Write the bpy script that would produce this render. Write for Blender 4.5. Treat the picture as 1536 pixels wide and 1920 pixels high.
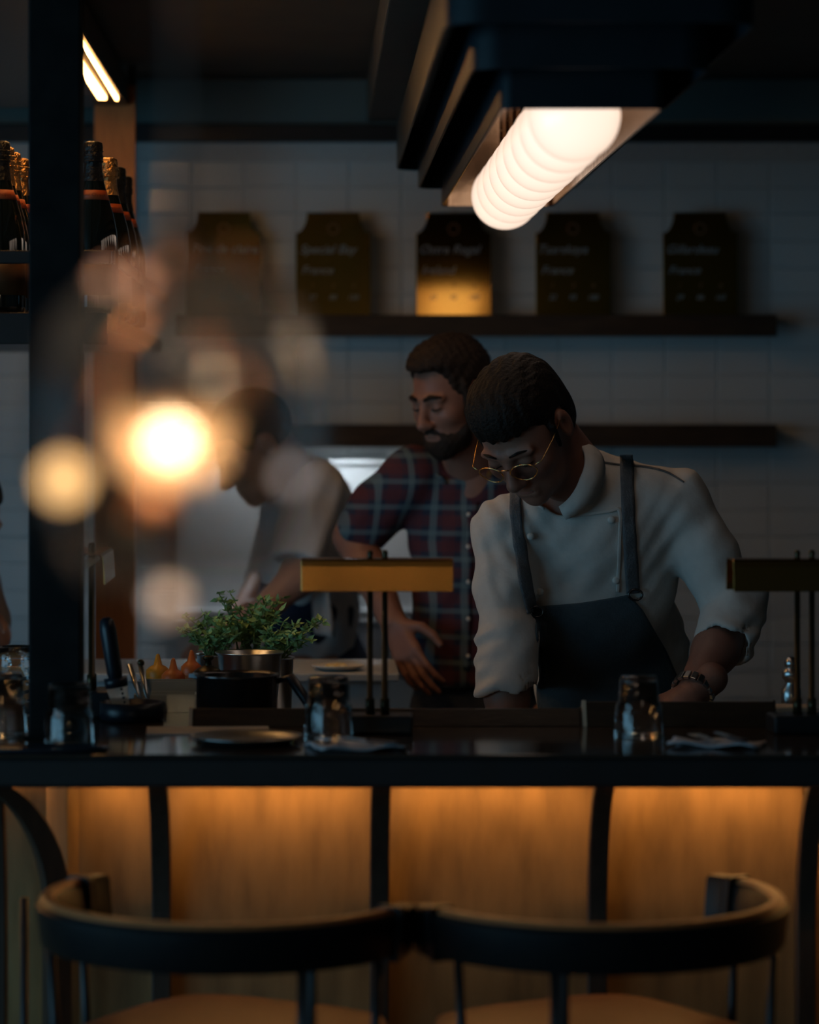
import bpy, bmesh, math, random
import numpy as np
from mathutils import Vector, Matrix
from mathutils.bvhtree import BVHTree
random.seed(7); np.random.seed(7)
for o in list(bpy.data.objects): bpy.data.objects.remove(o)
S = bpy.context.scene
COL = S.collection
PI = math.pi

# ------------------------------------------------------------------ camera, world, exposure
FPX, VPX, VPY, CAMZ = 5440.0, 590.0, 780.0, 1.62
cam_d = bpy.data.cameras.new('camera'); cam = bpy.data.objects.new('camera', cam_d); COL.objects.link(cam)
cam.location = (0, 0, CAMZ); cam.rotation_euler = (PI/2, 0, 0)
cam_d.sensor_fit = 'HORIZONTAL'; cam_d.sensor_width = 24.0; cam_d.lens = 85.0
cam_d.shift_x = (768-VPX)/1536; cam_d.shift_y = -(960-VPY)/1536
cam_d.clip_start = 0.05; cam_d.clip_end = 60
cam_d.dof.use_dof = True; cam_d.dof.focus_distance = 5.35; cam_d.dof.aperture_fstop = 1.8
S.camera = cam
W = bpy.data.worlds.new('world'); S.world = W; W.use_nodes = True
W.node_tree.nodes['Background'].inputs[0].default_value = (0.25, 0.56, 0.80, 1)   # dusk daylight, enters by the shop window on the left
W.node_tree.nodes['Background'].inputs[1].default_value = 2.6
S.view_settings.view_transform = 'Standard'; S.view_settings.look = 'None'
S.view_settings.exposure = 0.4; S.view_settings.gamma = 1.0; S.view_settings.use_curve_mapping = False
GLOBE_E, LED_E, BARLED_E, SHELF_E, BULB_E = 1.0, 15.0, 20.0, 36.0, 105.0

def P(px, py, D): return Vector(((px-VPX)*D/FPX, D, CAMZ-(py-VPY)*D/FPX))
def XX(px, D): return (px-VPX)*D/FPX
def ZZ(py, D): return CAMZ-(py-VPY)*D/FPX

# ------------------------------------------------------------------ materials
M = {}
def mat(name, col, rough=.5, metal=0., noise=None, bump=None, spec=.5, emit=None, estr=0., coat=0., trans=0., ior=1.45, stretch=None, sheen=0.):
    """noise=(scale, other colour, amount) colour grain; bump=(scale, strength)"""
    m = bpy.data.materials.new(name); m.use_nodes = True; nt = m.node_tree; b = nt.nodes['Principled BSDF']
    b.inputs['Base Color'].default_value = (*col, 1); b.inputs['Roughness'].default_value = rough
    b.inputs['Metallic'].default_value = metal; b.inputs['Specular IOR Level'].default_value = spec
    b.inputs['Coat Weight'].default_value = coat; b.inputs['Transmission Weight'].default_value = trans; b.inputs['IOR'].default_value = ior
    b.inputs['Sheen Weight'].default_value = sheen
    if emit: b.inputs['Emission Color'].default_value = (*emit, 1); b.inputs['Emission Strength'].default_value = estr
    if noise or bump:
        tc = nt.nodes.new('ShaderNodeTexCoord'); mp = nt.nodes.new('ShaderNodeMapping')
        nt.links.new(tc.outputs['Object'], mp.inputs['Vector'])
        if stretch: mp.inputs['Scale'].default_value = stretch
    if noise:
        n = nt.nodes.new('ShaderNodeTexNoise'); n.inputs['Scale'].default_value = noise[0]; n.inputs['Detail'].default_value = 5
        r = nt.nodes.new('ShaderNodeValToRGB'); r.color_ramp.elements[0].position = .35; r.color_ramp.elements[1].position = .68
        r.color_ramp.elements[0].color = (*col, 1)
        c2 = [a*(1-noise[2])+b_*noise[2] for a, b_ in zip(col, noise[1])]
        r.color_ramp.elements[1].color = (*c2, 1)
        nt.links.new(mp.outputs[0], n.inputs['Vector']); nt.links.new(n.outputs['Fac'], r.inputs[0]); nt.links.new(r.outputs[0], b.inputs['Base Color'])
    if bump:
        n2 = nt.nodes.new('ShaderNodeTexNoise'); n2.inputs['Scale'].default_value = bump[0]; n2.inputs['Detail'].default_value = 3
        bp = nt.nodes.new('ShaderNodeBump'); bp.inputs['Strength'].default_value = bump[1]; bp.inputs['Distance'].default_value = .01
        nt.links.new(mp.outputs[0], n2.inputs['Vector']); nt.links.new(n2.outputs['Fac'], bp.inputs['Height']); nt.links.new(bp.outputs[0], b.inputs['Normal'])
    M[name] = m; return m
mat('tile', (.58, .61, .62), .16, noise=(3, (.52, .56, .58), .7), bump=(9, .05))
mat('grout', (.48, .50, .505), .9, noise=(60, (.4, .4, .4), .4))
mat('ceil', (.085, .070, .052), .75, noise=(4, (.06, .05, .04), .8))
mat('plaster', (.10, .12, .115), .8, noise=(5, (.08, .09, .09), .8))
mat('dark_plaster', (.12, .155, .15), .8, noise=(5, (.10, .13, .125), .8))
mat('floor', (.07, .05, .035), .5, noise=(6, (.04, .03, .02), .8), stretch=(1, 8, 1))
mat('black_metal', (.012, .013, .015), .38, metal=0., noise=(30, (.02, .02, .022), .6))
mat('steel_post', (.004, .005, .006), .6, spec=.12, noise=(20, (.016, .015, .014), .6))
mat('housing', (.008, .016, .022), .42, spec=.2, noise=(14, (.016, .026, .032), .5))
mat('bronze_in', (.42, .30, .21), .16, metal=1., noise=(16, (.25, .18, .12), .7), bump=(30, .05))
mat('globe', (.9, .88, .85), .3, emit=(1, .92, .86), estr=GLOBE_E, coat=1.); M['globe'].node_tree.nodes['Principled BSDF'].inputs['Coat Tint'].default_value = (.93, .80, .70, 1); M['globe'].node_tree.nodes['Principled BSDF'].inputs['Coat Roughness'].default_value = .3
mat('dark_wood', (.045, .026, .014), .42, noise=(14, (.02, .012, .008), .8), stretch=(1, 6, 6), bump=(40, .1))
mat('board_gold', (.72, .38, .075), .11, metal=1., noise=(10, (.6, .34, .07), .7))
mat('chalk', (.30, .36, .40), .9)
mat('chalk_orange', (.30, .15, .09), .9)
mat('wood_orange', (.55, .20, .055), .5, noise=(12, (.42, .14, .04), .8), stretch=(8, 8, 1), bump=(30, .08))  # one even orange wood tone with grain
mat('led', (1, .8, .5), .4, emit=(1, .49, .15), estr=LED_E)
mat('added_led', (1, .8, .5), .4, emit=(1, .55, .22), estr=12.)
mat('bar_led', (1, .75, .4), .4, emit=(1, .50, .15), estr=BARLED_E)
mat('shelf_led', (1, 1, 1), .4, emit=(.86, .95, 1.0), estr=SHELF_E)
mat('bar_top', (.028, .021, .017), .11, noise=(9, (.05, .036, .026), .7), spec=.6)
mat('bar_edge', (.014, .013, .013), .45, noise=(20, (.02, .02, .022), .5))
mat('bar_panel', (.32, .185, .075), .5, noise=(7, (.16, .092, .038), .85), stretch=(3.2, 3.2, .8), bump=(12, .12))
mat('rib', (.055, .032, .020), .5, noise=(20, (.03, .018, .012), .7), stretch=(4, 4, 1))
mat('stool_back', (.006, .006, .007), .42, spec=.28, noise=(30, (.014, .011, .009), .5), bump=(120, .08))
mat('stool_metal', (.012, .012, .014), .4, metal=.2, noise=(40, (.02, .018, .016), .5))
mat('lit_rail_top', (.46, .16, .055), .42, noise=(40, (.36, .12, .04), .6))  # brown rail top, orange of the grazing strip light put into the colour
mat('leather', (.10, .025, .013), .48, noise=(25, (.07, .018, .010), .7), bump=(160, .12))
mat('brass', (.78, .38, .10), .20, metal=1., noise=(8, (.70, .33, .09), .7))
mat('added_amber', (.9, .8, .6), .3, emit=(1, .70, .36), estr=13.)
mat('brass_dark', (.06, .045, .02), .35, metal=.7, noise=(20, (.03, .025, .015), .6))
mat('glass', (1, 1, 1), .02, trans=1., ior=1.45)
mat('bottle_dark', (.006, .009, .008), .06, coat=.6, spec=.6, noise=(8, (.01, .014, .01), .5))
mat('foil_black', (.012, .012, .012), .35, metal=.4, bump=(140, .5))
mat('foil_gold', (.55, .30, .12), .32, metal=1., bump=(140, .6))
mat('label_orange', (.42, .085, .025), .5, noise=(40, (.35, .07, .02), .5))
mat('label_dark', (.09, .040, .015), .5, noise=(40, (.06, .03, .01), .5))
mat('label_print', (.04, .015, .01), .6)
mat('steel', (.55, .57, .58), .28, metal=1., noise=(10, (.45, .47, .48), .6), bump=(14, .03))
mat('steel_matte', (.50, .53, .55), .45, metal=.35, noise=(5, (.42, .45, .47), .6), bump=(8, .03))
mat('pan_dark', (.10, .10, .105), .25, metal=.9, noise=(12, (.06, .06, .065), .6))
mat('plastic_black', (.010, .013, .020), .35, noise=(30, (.014, .018, .026), .5))
mat('sauce_yellow', (.62, .26, .02), .4, noise=(20, (.55, .2, .02), .5))
mat('sauce_orange', (.60, .13, .02), .4, noise=(20, (.5, .1, .02), .5))
mat('leaf', (.20, .38, .12), .5, noise=(25, (.34, .52, .22), .8), sheen=.2)
mat('stem', (.14, .20, .06), .6)
mat('soil', (.03, .02, .015), .9, noise=(60, (.05, .035, .02), .7))
mat('ceramic', (.62, .60, .56), .3, noise=(10, (.55, .53, .5), .5))
mat('cream', (.55, .45, .33), .6, noise=(12, (.45, .36, .26), .6))
mat('food', (.75, .52, .16), .5, noise=(50, (.8, .72, .5), .9), bump=(80, .4))
mat('napkin', (.42, .42, .45), .85, noise=(60, (.3, .31, .35), .6), bump=(200, .3))
mat('menu_paper', (.38, .36, .34), .7, noise=(20, (.33, .31, .29), .5))
mat('skin', (.30, .145, .10), .5, noise=(18, (.24, .105, .075), .7), bump=(160, .06))
mat('skin_pale', (.46, .26, .19), .5, noise=(18, (.38, .19, .135), .7), bump=(160, .06))
mat('lip', (.30, .12, .09), .45)
mat('hair', (.009, .007, .006), .62, spec=.25, noise=(45, (.020, .014, .010), .7), stretch=(1, 1, 1), bump=(170, .5))
mat('hair_brown', (.020, .013, .010), .65, spec=.25, noise=(45, (.04, .026, .018), .7), bump=(170, .5))
mat('jacket', (.60, .58, .545), .82, noise=(60, (.54, .52, .49), .6), bump=(70, .14), sheen=.2)
mat('white_shirt', (.74, .74, .74), .85, noise=(40, (.66, .66, .66), .6), bump=(60, .15))
mat('pink_shirt', (.26, .22, .215), .85, noise=(40, (.21, .17, .165), .6), bump=(60, .15))
mat('strap', (.135, .145, .155), .85, noise=(120, (.09, .1, .11), .8), bump=(300, .3))
mat('apron', (.070, .098, .115), .85, noise=(120, (.055, .08, .095), .8), bump=(300, .25))
mat('navy', (.02, .035, .075), .85, noise=(80, (.015, .028, .06), .7), bump=(200, .2))
mat('denim', (.055, .07, .10), .85, noise=(90, (.035, .05, .075), .8), bump=(250, .25))
mat('button', (.62, .60, .56), .35, noise=(200, (.5, .48, .45), .5))
mat('gold_wire', (.80, .48, .20), .22, metal=1.)
mat('shoe', (.015, .014, .013), .5)
mat('copper', (.62, .27, .12), .3, metal=1., noise=(20, (.5, .2, .08), .6))
mat('cord', (.02, .03, .04), .7)
mat('bulb', (1, .9, .8), .4, emit=(1, .84, .62), estr=BULB_E)

def plaid():
    m = bpy.data.materials.new('plaid'); m.use_nodes = True; nt = m.node_tree; b = nt.nodes['Principled BSDF']
    b.inputs['Roughness'].default_value = .85
    tc = nt.nodes.new('ShaderNodeTexCoord'); sp = nt.nodes.new('ShaderNodeSeparateXYZ'); nt.links.new(tc.outputs['Object'], sp.inputs[0])
    def stripe(out, freq, off, width):
        a = nt.nodes.new('ShaderNodeMath'); a.operation = 'MULTIPLY_ADD'; a.inputs[1].default_value = freq; a.inputs[2].default_value = off
        nt.links.new(out, a.inputs[0])
        f = nt.nodes.new('ShaderNodeMath'); f.operation = 'FRACT'; nt.links.new(a.outputs[0], f.inputs[0])
        c = nt.nodes.new('ShaderNodeMath'); c.operation = 'LESS_THAN'; c.inputs[1].default_value = width; nt.links.new(f.outputs[0], c.inputs[0])
        return c.outputs[0]
    add = nt.nodes.new('ShaderNodeMath'); add.operation = 'MULTIPLY_ADD'; add.inputs[1].default_value = .35
    nt.links.new(sp.outputs['Y'], add.inputs[0]); nt.links.new(sp.outputs['X'], add.inputs[2])
    hx, hz = add.outputs[0], sp.outputs['Z']
    def mixc(prev, fac, col, amt):
        x = nt.nodes.new('ShaderNodeMix'); x.data_type = 'RGBA'; mm = nt.nodes.new('ShaderNodeMath'); mm.operation = 'MULTIPLY'; mm.inputs[1].default_value = amt
        nt.links.new(fac, mm.inputs[0]); nt.links.new(mm.outputs[0], x.inputs['Factor'])
        if isinstance(prev, tuple): x.inputs['A'].default_value = prev
        else: nt.links.new(prev, x.inputs['A'])
        x.inputs['B'].default_value = col; return x.outputs['Result']
    c = mixc((.016, .023, .050, 1), stripe(hx, 18, 0, .42), (.105, .018, .020, 1), .50)
    c = mixc(c, stripe(hz, 18, .1, .42), (.105, .018, .020, 1), .55)
    c = mixc(c, stripe(hx, 18, .37, .22), (.13, .20, .22, 1), .6)
    c = mixc(c, stripe(hz, 18, .47, .2), (.13, .20, .22, 1), .5)
    nt.links.new(c, b.inputs['Base Color'])
    n2 = nt.nodes.new('ShaderNodeTexNoise'); n2.inputs['Scale'].default_value = 40; bp = nt.nodes.new('ShaderNodeBump'); bp.inputs['Strength'].default_value = .2; bp.inputs['Distance'].default_value = .01
    nt.links.new(tc.outputs['Object'], n2.inputs['Vector']); nt.links.new(n2.outputs['Fac'], bp.inputs['Height']); nt.links.new(bp.outputs[0], b.inputs['Normal'])
    M['plaid'] = m
plaid()
def thin_glass(name, tint, body, clear, rough=.1):
    """smoked / frosted thin glass: part clear, part scattering body"""
    m = bpy.data.materials.new(name); m.use_nodes = True; nt = m.node_tree; nt.nodes.remove(nt.nodes['Principled BSDF'])
    out = nt.nodes['Material Output']; tr = nt.nodes.new('ShaderNodeBsdfTransparent'); tr.inputs[0].default_value = (*tint, 1)
    tl = nt.nodes.new('ShaderNodeBsdfTranslucent'); tl.inputs[0].default_value = (*body, 1)
    df = nt.nodes.new('ShaderNodeBsdfDiffuse'); df.inputs[0].default_value = (*body, 1)
    m1 = nt.nodes.new('ShaderNodeMixShader'); m1.inputs[0].default_value = .35; nt.links.new(tl.outputs[0], m1.inputs[1]); nt.links.new(df.outputs[0], m1.inputs[2])
    n = nt.nodes.new('ShaderNodeTexNoise'); n.inputs['Scale'].default_value = 22
    mr = nt.nodes.new('ShaderNodeMapRange'); mr.inputs['To Min'].default_value = max(0, clear-.12); mr.inputs['To Max'].default_value = min(1, clear+.12)
    tc = nt.nodes.new('ShaderNodeTexCoord'); nt.links.new(tc.outputs['Object'], n.inputs['Vector']); nt.links.new(n.outputs['Fac'], mr.inputs['Value'])
    m2 = nt.nodes.new('ShaderNodeMixShader'); nt.links.new(mr.outputs[0], m2.inputs[0]); nt.links.new(m1.outputs[0], m2.inputs[1]); nt.links.new(tr.outputs[0], m2.inputs[2])
    gl = nt.nodes.new('ShaderNodeBsdfGlossy'); gl.inputs['Roughness'].default_value = rough
    fr = nt.nodes.new('ShaderNodeFresnel'); fr.inputs[0].default_value = 1.12
    m3 = nt.nodes.new('ShaderNodeMixShader'); nt.links.new(fr.outputs[0], m3.inputs[0]); nt.links.new(m2.outputs[0], m3.inputs[1]); nt.links.new(gl.outputs[0], m3.inputs[2])
    nt.links.new(m3.outputs[0], out.inputs[0]); M[name] = m
thin_glass('smoked_glass', (.80, .79, .78), (.050, .045, .042), .66)
thin_glass('amber_glass', (.98, .88, .76), (.50, .36, .23), .30)
def clear_pane():
    m = bpy.data.materials.new('window_glass'); m.use_nodes = True; nt = m.node_tree; nt.nodes.remove(nt.nodes['Principled BSDF'])
    tr = nt.nodes.new('ShaderNodeBsdfTransparent'); tr.inputs[0].default_value = (.94, .96, .96, 1); gl = nt.nodes.new('ShaderNodeBsdfGlossy'); gl.inputs['Roughness'].default_value = .02
    mx = nt.nodes.new('ShaderNodeMixShader'); mx.inputs[0].default_value = .06; nt.links.new(tr.outputs[0], mx.inputs[1]); nt.links.new(gl.outputs[0], mx.inputs[2]); nt.links.new(mx.outputs[0], nt.nodes['Material Output'].inputs[0]); M['window_glass'] = m
clear_pane()
thin_glass('lens_glass', (.75, .74, .76), (.05, .05, .06), .90, .03)

# ------------------------------------------------------------------ object helpers
def link(name, me, m, parent=None, smooth=False, world=False):
    o = bpy.data.objects.new(name, me); COL.objects.link(o)
    if m is not None:
        me.materials.clear(); me.materials.append(M[m] if isinstance(m, str) else m)
    if smooth: me.polygons.foreach_set('use_smooth', [True]*len(me.polygons))
    if parent is not None:
        o.parent = parent
        if world: o.matrix_parent_inverse = parent.matrix_basis.inverted()
    return o
def tag(o, label, cat, group=None):
    o['label'] = label; o['category'] = cat
    if group: o['group'] = group
    return o
def thing(name, label, cat, loc=(0, 0, 0), rz=0, group=None):
    o = bpy.data.objects.new(name, None); COL.objects.link(o); o.empty_display_size = .05
    o.location = loc; o.rotation_euler = (0, 0, rz); return tag(o, label, cat, group)
def struct(o): o['kind'] = 'structure'; return o
class MB:
    def __init__(s): s.v = []; s.f = []
    def add(s, vs, fs):
        b = len(s.v); s.v += [tuple(v) for v in vs]; s.f += [tuple(i+b for i in f) for f in fs]; return s
    def box(s, x0, x1, y0, y1, z0, z1, mtx=None):
        vs = [Vector((x, y, z)) for x in (x0, x1) for y in (y0, y1) for z in (z0, z1)]
        if mtx: vs = [mtx @ v for v in vs]
        return s.add(vs, [(0, 1, 3, 2), (4, 6, 7, 5), (0, 4, 5, 1), (2, 3, 7, 6), (0, 2, 6, 4), (1, 5, 7, 3)])
    def lathe(s, prof, n=32, c=(0, 0, 0), mtx=None, close=False):
        vs = []; fs = []; k = len(prof)
        for i in range(n):
            a = 2*PI*i/n
            for r, z in prof:
                v = Vector((r*math.cos(a)+c[0], r*math.sin(a)+c[1], z+c[2])); vs.append(mtx @ v if mtx else v)
        for i in range(n):
            j = (i+1) % n
            for q in range(k if close else k-1):
                q2 = (q+1) % k; fs.append((i*k+q, j*k+q, j*k+q2, i*k+q2))
        s.add(vs, fs)
        return s
    def tube(s, pts, r, n=10, caps=True, closed=False, flat=None):
        pts = [Vector(p) for p in pts]; m = len(pts); rs = r if isinstance(r, (list, tuple)) else [r]*m
        vs = []; fs = []; nrm = None
        for i, p in enumerate(pts):
            if closed: t = pts[(i+1) % m]-pts[i-1]
            else: t = pts[min(i+1, m-1)]-pts[max(i-1, 0)]
            t.normalize()
            if nrm is None: nrm = t.cross(Vector((0, 0, 1)) if abs(t.z) < .9 else Vector((1, 0, 0))).normalized()
            nrm = (nrm - t*nrm.dot(t)).normalized(); b = t.cross(nrm)
            for q in range(n):
                a = 2*PI*q/n; vs.append(p+(nrm*math.cos(a)+b*math.sin(a)*(flat or 1))*rs[i])
        for i in range(m if closed else m-1):
            j = (i+1) % m
            for q in range(n): fs.append((i*n+q, i*n+(q+1) % n, j*n+(q+1) % n, j*n+q))
        if caps and not closed: fs.append(tuple(range(n))[::-1]); fs.append(tuple((m-1)*n+q for q in range(n)))
        return s.add(vs, fs)
    def prism(s, poly, fn, a, b):
        """poly in 2-D, fn(u,v,w) -> point; extruded from w=a to w=b"""
        n = len(poly); vs = [fn(u, v, a) for u, v in poly]+[fn(u, v, b) for u, v in poly]
        return s.add(vs, [tuple(range(n))[::-1], tuple(range(n, 2*n))]+[(i, (i+1) % n, n+(i+1) % n, n+i) for i in range(n)])
    def sphere(s, c, r, n=16, m=10, mtx=None):
        r = r if isinstance(r, (tuple, list)) else (r, r, r)
        vs = []; fs = []
        for i in range(m+1):
            t = PI*i/m
            for j in range(n):
                a = 2*PI*j/n; v = Vector((math.sin(t)*math.cos(a)*r[0], math.sin(t)*math.sin(a)*r[1], math.cos(t)*r[2]))
                if mtx: v = mtx @ v
                vs.append(v+Vector(c))
        for i in range(m):
            for j in range(n): fs.append((i*n+j, (i+1)*n+j, (i+1)*n+(j+1) % n, i*n+(j+1) % n))
        return s.add(vs, fs)
    def mesh(s, name='m'):
        me = bpy.data.meshes.new(name); me.from_pydata(s.v, [], s.f); me.validate()
        bm = bmesh.new(); bm.from_mesh(me); bmesh.ops.remove_doubles(bm, verts=bm.verts, dist=1e-6); bmesh.ops.recalc_face_normals(bm, faces=bm.faces); bm.to_mesh(me); bm.free()
        return me
    def build(s, name, m, parent=None, smooth=False, bevel=0, seg=2, world=False, auto=None):
        me = s.mesh(name); o = link(name, me, m, parent, smooth, world)
        if bevel:
            b = o.modifiers.new('bevel', 'BEVEL'); b.width = bevel; b.segments = seg; b.limit_method = 'ANGLE'; b.angle_limit = math.radians(40)
        if auto:
            bm = bmesh.new(); bm.from_mesh(me)
            for e in bm.edges: e.smooth = not (len(e.link_faces) == 2 and e.calc_face_angle(0) > auto)
            for f in bm.faces: f.smooth = True
            bm.to_mesh(me); bm.free()
        return o
def copy_tree(o, parent=None):
    c = o.copy(); COL.objects.link(c); c.parent = parent
    for ch in list(o.children): copy_tree(ch, c)
    return c

# ------------------------------------------------------------------ the room shell
WALL = 7.20; CEIL = 2.454
Y0 = -1.6
struct(MB().box(-3.2, 3.6, Y0, WALL+.3, -.1, 0).build('floor', 'floor'))
struct(MB().box(-3.2, 3.6, Y0, WALL+.3, CEIL, CEIL+.1).build('ceiling', 'ceil'))
struct(MB().box(3.5, 3.6, Y0, WALL+.3, 0, CEIL).build('wall_right', 'plaster'))
struct(MB().box(-3.1, 3.5, Y0, Y0+.1, 0, CEIL).build('wall_front', 'plaster'))
# left side: low wall, header, end piers and a wide shop window
wl = MB(); WY0, WY1, WZ0, WZ1 = -1.0, 4.6, .45, 2.30
wl.box(-3.2, -3.1, Y0, WALL+.3, 0, WZ0); wl.box(-3.2, -3.1, Y0, WALL+.3, WZ1, CEIL); wl.box(-3.2, -3.1, Y0, WY0, WZ0, WZ1); wl.box(-3.2, -3.1, WY1, WALL+.3, WZ0, WZ1)
struct(wl.build('wall_left', 'plaster'))
wn = bpy.data.objects.new('window_1', None); COL.objects.link(wn); wn.location = (-3.15, (WY0+WY1)/2, WZ0); struct(wn)
hw, hh = (WY1-WY0)/2, WZ1-WZ0; nb = 4
for q in range(nb+1):
    y = -hw+.03+(2*hw-.06)*q/nb; MB().box(-.03, .03, y-.03, y+.03, 0, hh).build('window_frame', 'black_metal', wn, bevel=.003)
for z in (.025, hh-.025): MB().box(-.028, .028, -hw, hw, z-.025, z+.025).build('window_frame', 'black_metal', wn)
for q in range(nb):
    y = -hw+.06+(2*hw-.06)*q/nb; MB().box(-.004, .004, y+.001, y+(2*hw-.06)/nb-.061, .051, hh-.051).build('pane', 'window_glass', wn)
pl_ = bpy.data.lights.new('window_portal', 'AREA'); pl_.shape = 'RECTANGLE'; pl_.size = hh; pl_.size_y = 2*hw; pl_.cycles.is_portal = True
po = bpy.data.objects.new('window_portal', pl_); COL.objects.link(po); po.location = (-3.09, (WY0+WY1)/2, WZ0+hh/2); po.rotation_euler = (0, -PI/2, 0)
wall = struct(MB().box(-3.1, 3.5, WALL, WALL+.15, 0, CEIL).build('wall_back', 'grout'))
# individual wall tiles, stack bond
TW, TH = .1305, .0668; TX0, TZ0 = .7385, 1.7206; ZTOP = 2.298
def tile_geo(mb, cx, cz, w, h, jit=True):
    g = .0009; c = .0028; d = .0035; x0, x1, z0, z1 = cx-w/2+g, cx+w/2-g, cz-h/2+g, cz+h/2-g; y = WALL
    a, b = (random.uniform(-.0006, .0006), random.uniform(-.0010, .0010)) if jit else (0, 0)
    f = y-d
    mb.add([(x0, y, z0), (x1, y, z0), (x1, y, z1), (x0, y, z1), (x0+c, f+a+b, z0+c), (x1-c, f-a+b, z0+c), (x1-c, f-a-b, z1-c), (x0+c, f+a-b, z1-c)],
           [(4, 5, 6, 7), (0, 1, 5, 4), (1, 2, 6, 5), (2, 3, 7, 6), (3, 0, 4, 7)])
protos = []
for k in range(10):
    mb = MB(); tile_geo(mb, 0, 0, TW, TH); protos.append(mb.mesh('tile'))
for me in protos: me.materials.append(M['tile'])
rest = MB(); i0 = int((-3.1-TX0)/TW)+1; i1 = int((3.5-TX0)/TW)-1
jtop = int((ZTOP-TZ0)/TH)
for i in range(i0, i1+1):
    for j in range(-25, jtop):
        cx = TX0+(i+.5)*TW; cz = TZ0+(j+.5)*TH
        if -10 <= i <= 3 and jtop-21 <= j < jtop:
            o = bpy.data.objects.new('tile', random.choice(protos)); COL.objects.link(o); o.parent = wall; o.location = (cx, 0, cz)
        else: tile_geo(rest, cx, cz, TW, TH)
r = rest.build('tile_field', 'tile', wall); r['kind'] = 'stuff'
struct(MB().box(-3.1, 3.5, WALL-.035, WALL, 2.298, 2.341).build('trim_1', 'black_metal', bevel=.003))
struct(MB().box(-3.1, 3.5, WALL-.008, WALL, 2.3415, CEIL-.0005).build('trim_3', 'dark_plaster'))
struct(MB().box(.13, .33, 3.2, WALL-.001, 2.35, CEIL).build('trim_2', 'ceil', bevel=.004))

# ------------------------------------------------------------------ wall shelves and the oyster boards
def wall_shelf(z0, z1, x0, x1, label):
    t = thing('wall_shelf', label, 'shelf', ((x0+x1)/2, WALL, z0), group=None)
    w = (x1-x0)/2
    MB().box(-w, w, -.115, -.007, 0, z1-z0).build('board', 'dark_wood', t, bevel=.003)
    MB().box(-w, w, -.117, -.1155, -.030, z1-z0-.001).build('front_lip', 'dark_wood', t)  # added deep lip hides the strip and fills the shaded band below
    return t
SD = WALL-.115
wall_shelf(ZZ(608, SD), ZZ(590, SD), XX(330, SD), XX(1457, SD), 'upper dark wooden wall shelf carrying five notched oyster boards')
wall_shelf(ZZ(815, SD), ZZ(796, SD), XX(330, SD), XX(1457, SD), 'lower dark wooden wall shelf behind the two standing men')
# added strip lighting the steel panel, stands in for a hidden lamp overhead
sl = thing('added_shelf_light', 'added cool white light strip under the lower wall shelf', 'light', (XX(540, WALL), WALL-.088, ZZ(815, SD)))
MB().box(-.24, .22, -.02, .02, -.012, 0).build('channel', 'steel', sl)
MB().box(-.235, .215, -.014, .014, -.0135, -.0122).build('diffuser', 'shelf_led', sl)
MB().box(-.24, .22, .0205, .0225, -.030, -.0005).build('back_flange', 'steel', sl)  # added to keep direct light off the panel top

def text_mesh(s, size, shear=.35, ext=.0004):
    cu = bpy.data.curves.new('txt', 'FONT'); cu.body = s; cu.size = size; cu.shear = shear; cu.extrude = ext; cu.resolution_u = 3
    o = bpy.data.objects.new('txt', cu); COL.objects.link(o)
    me = bpy.data.meshes.new_from_object(o.evaluated_get(bpy.context.evaluated_depsgraph_get()))
    bpy.data.objects.remove(o); bpy.data.curves.remove(cu); return me
def text(s, size, x, z, y, m, parent, fit=None, center=False, name='lettering'):
    me = text_mesh(s, size); xs = [v.co.x for v in me.vertices]; w = max(xs)-min(xs); k = min(1.0, fit/w) if fit else 1.0
    dx = -(min(xs)+w/2)*k if center else -min(xs)*k
    me.transform(Matrix(((k, 0, 0, x+dx), (0, 0, -1, y), (0, 1, 0, z), (0, 0, 0, 1))))
    return link(name, me, m, parent)
BW = 141*SD/FPX
boards = [(420, 'Fine de claire', 'France', ('27', '80', '150'), 'leftmost notched board, lettered Fine de claire, half hidden by the hanging lamp'),
          (625, 'Special Bay', 'France', ('27', '80', '150'), 'notched board lettered Special Bay, second from the left on the upper shelf'),
          (851, 'Ostra Regal', 'Ireland', ('32', '92', '180'), 'middle notched board glowing gold along its foot, lettered Ostra Regal'),
          (1075, 'Tsarskaya', 'France', ('32', '93', '180'), 'notched board lettered Tsarskaya, just right of the lamp globes'),
          (1314, 'Gillardeau', 'France', ('29', '86', '165'), 'rightmost notched board, lettered Gillardeau')]
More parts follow.
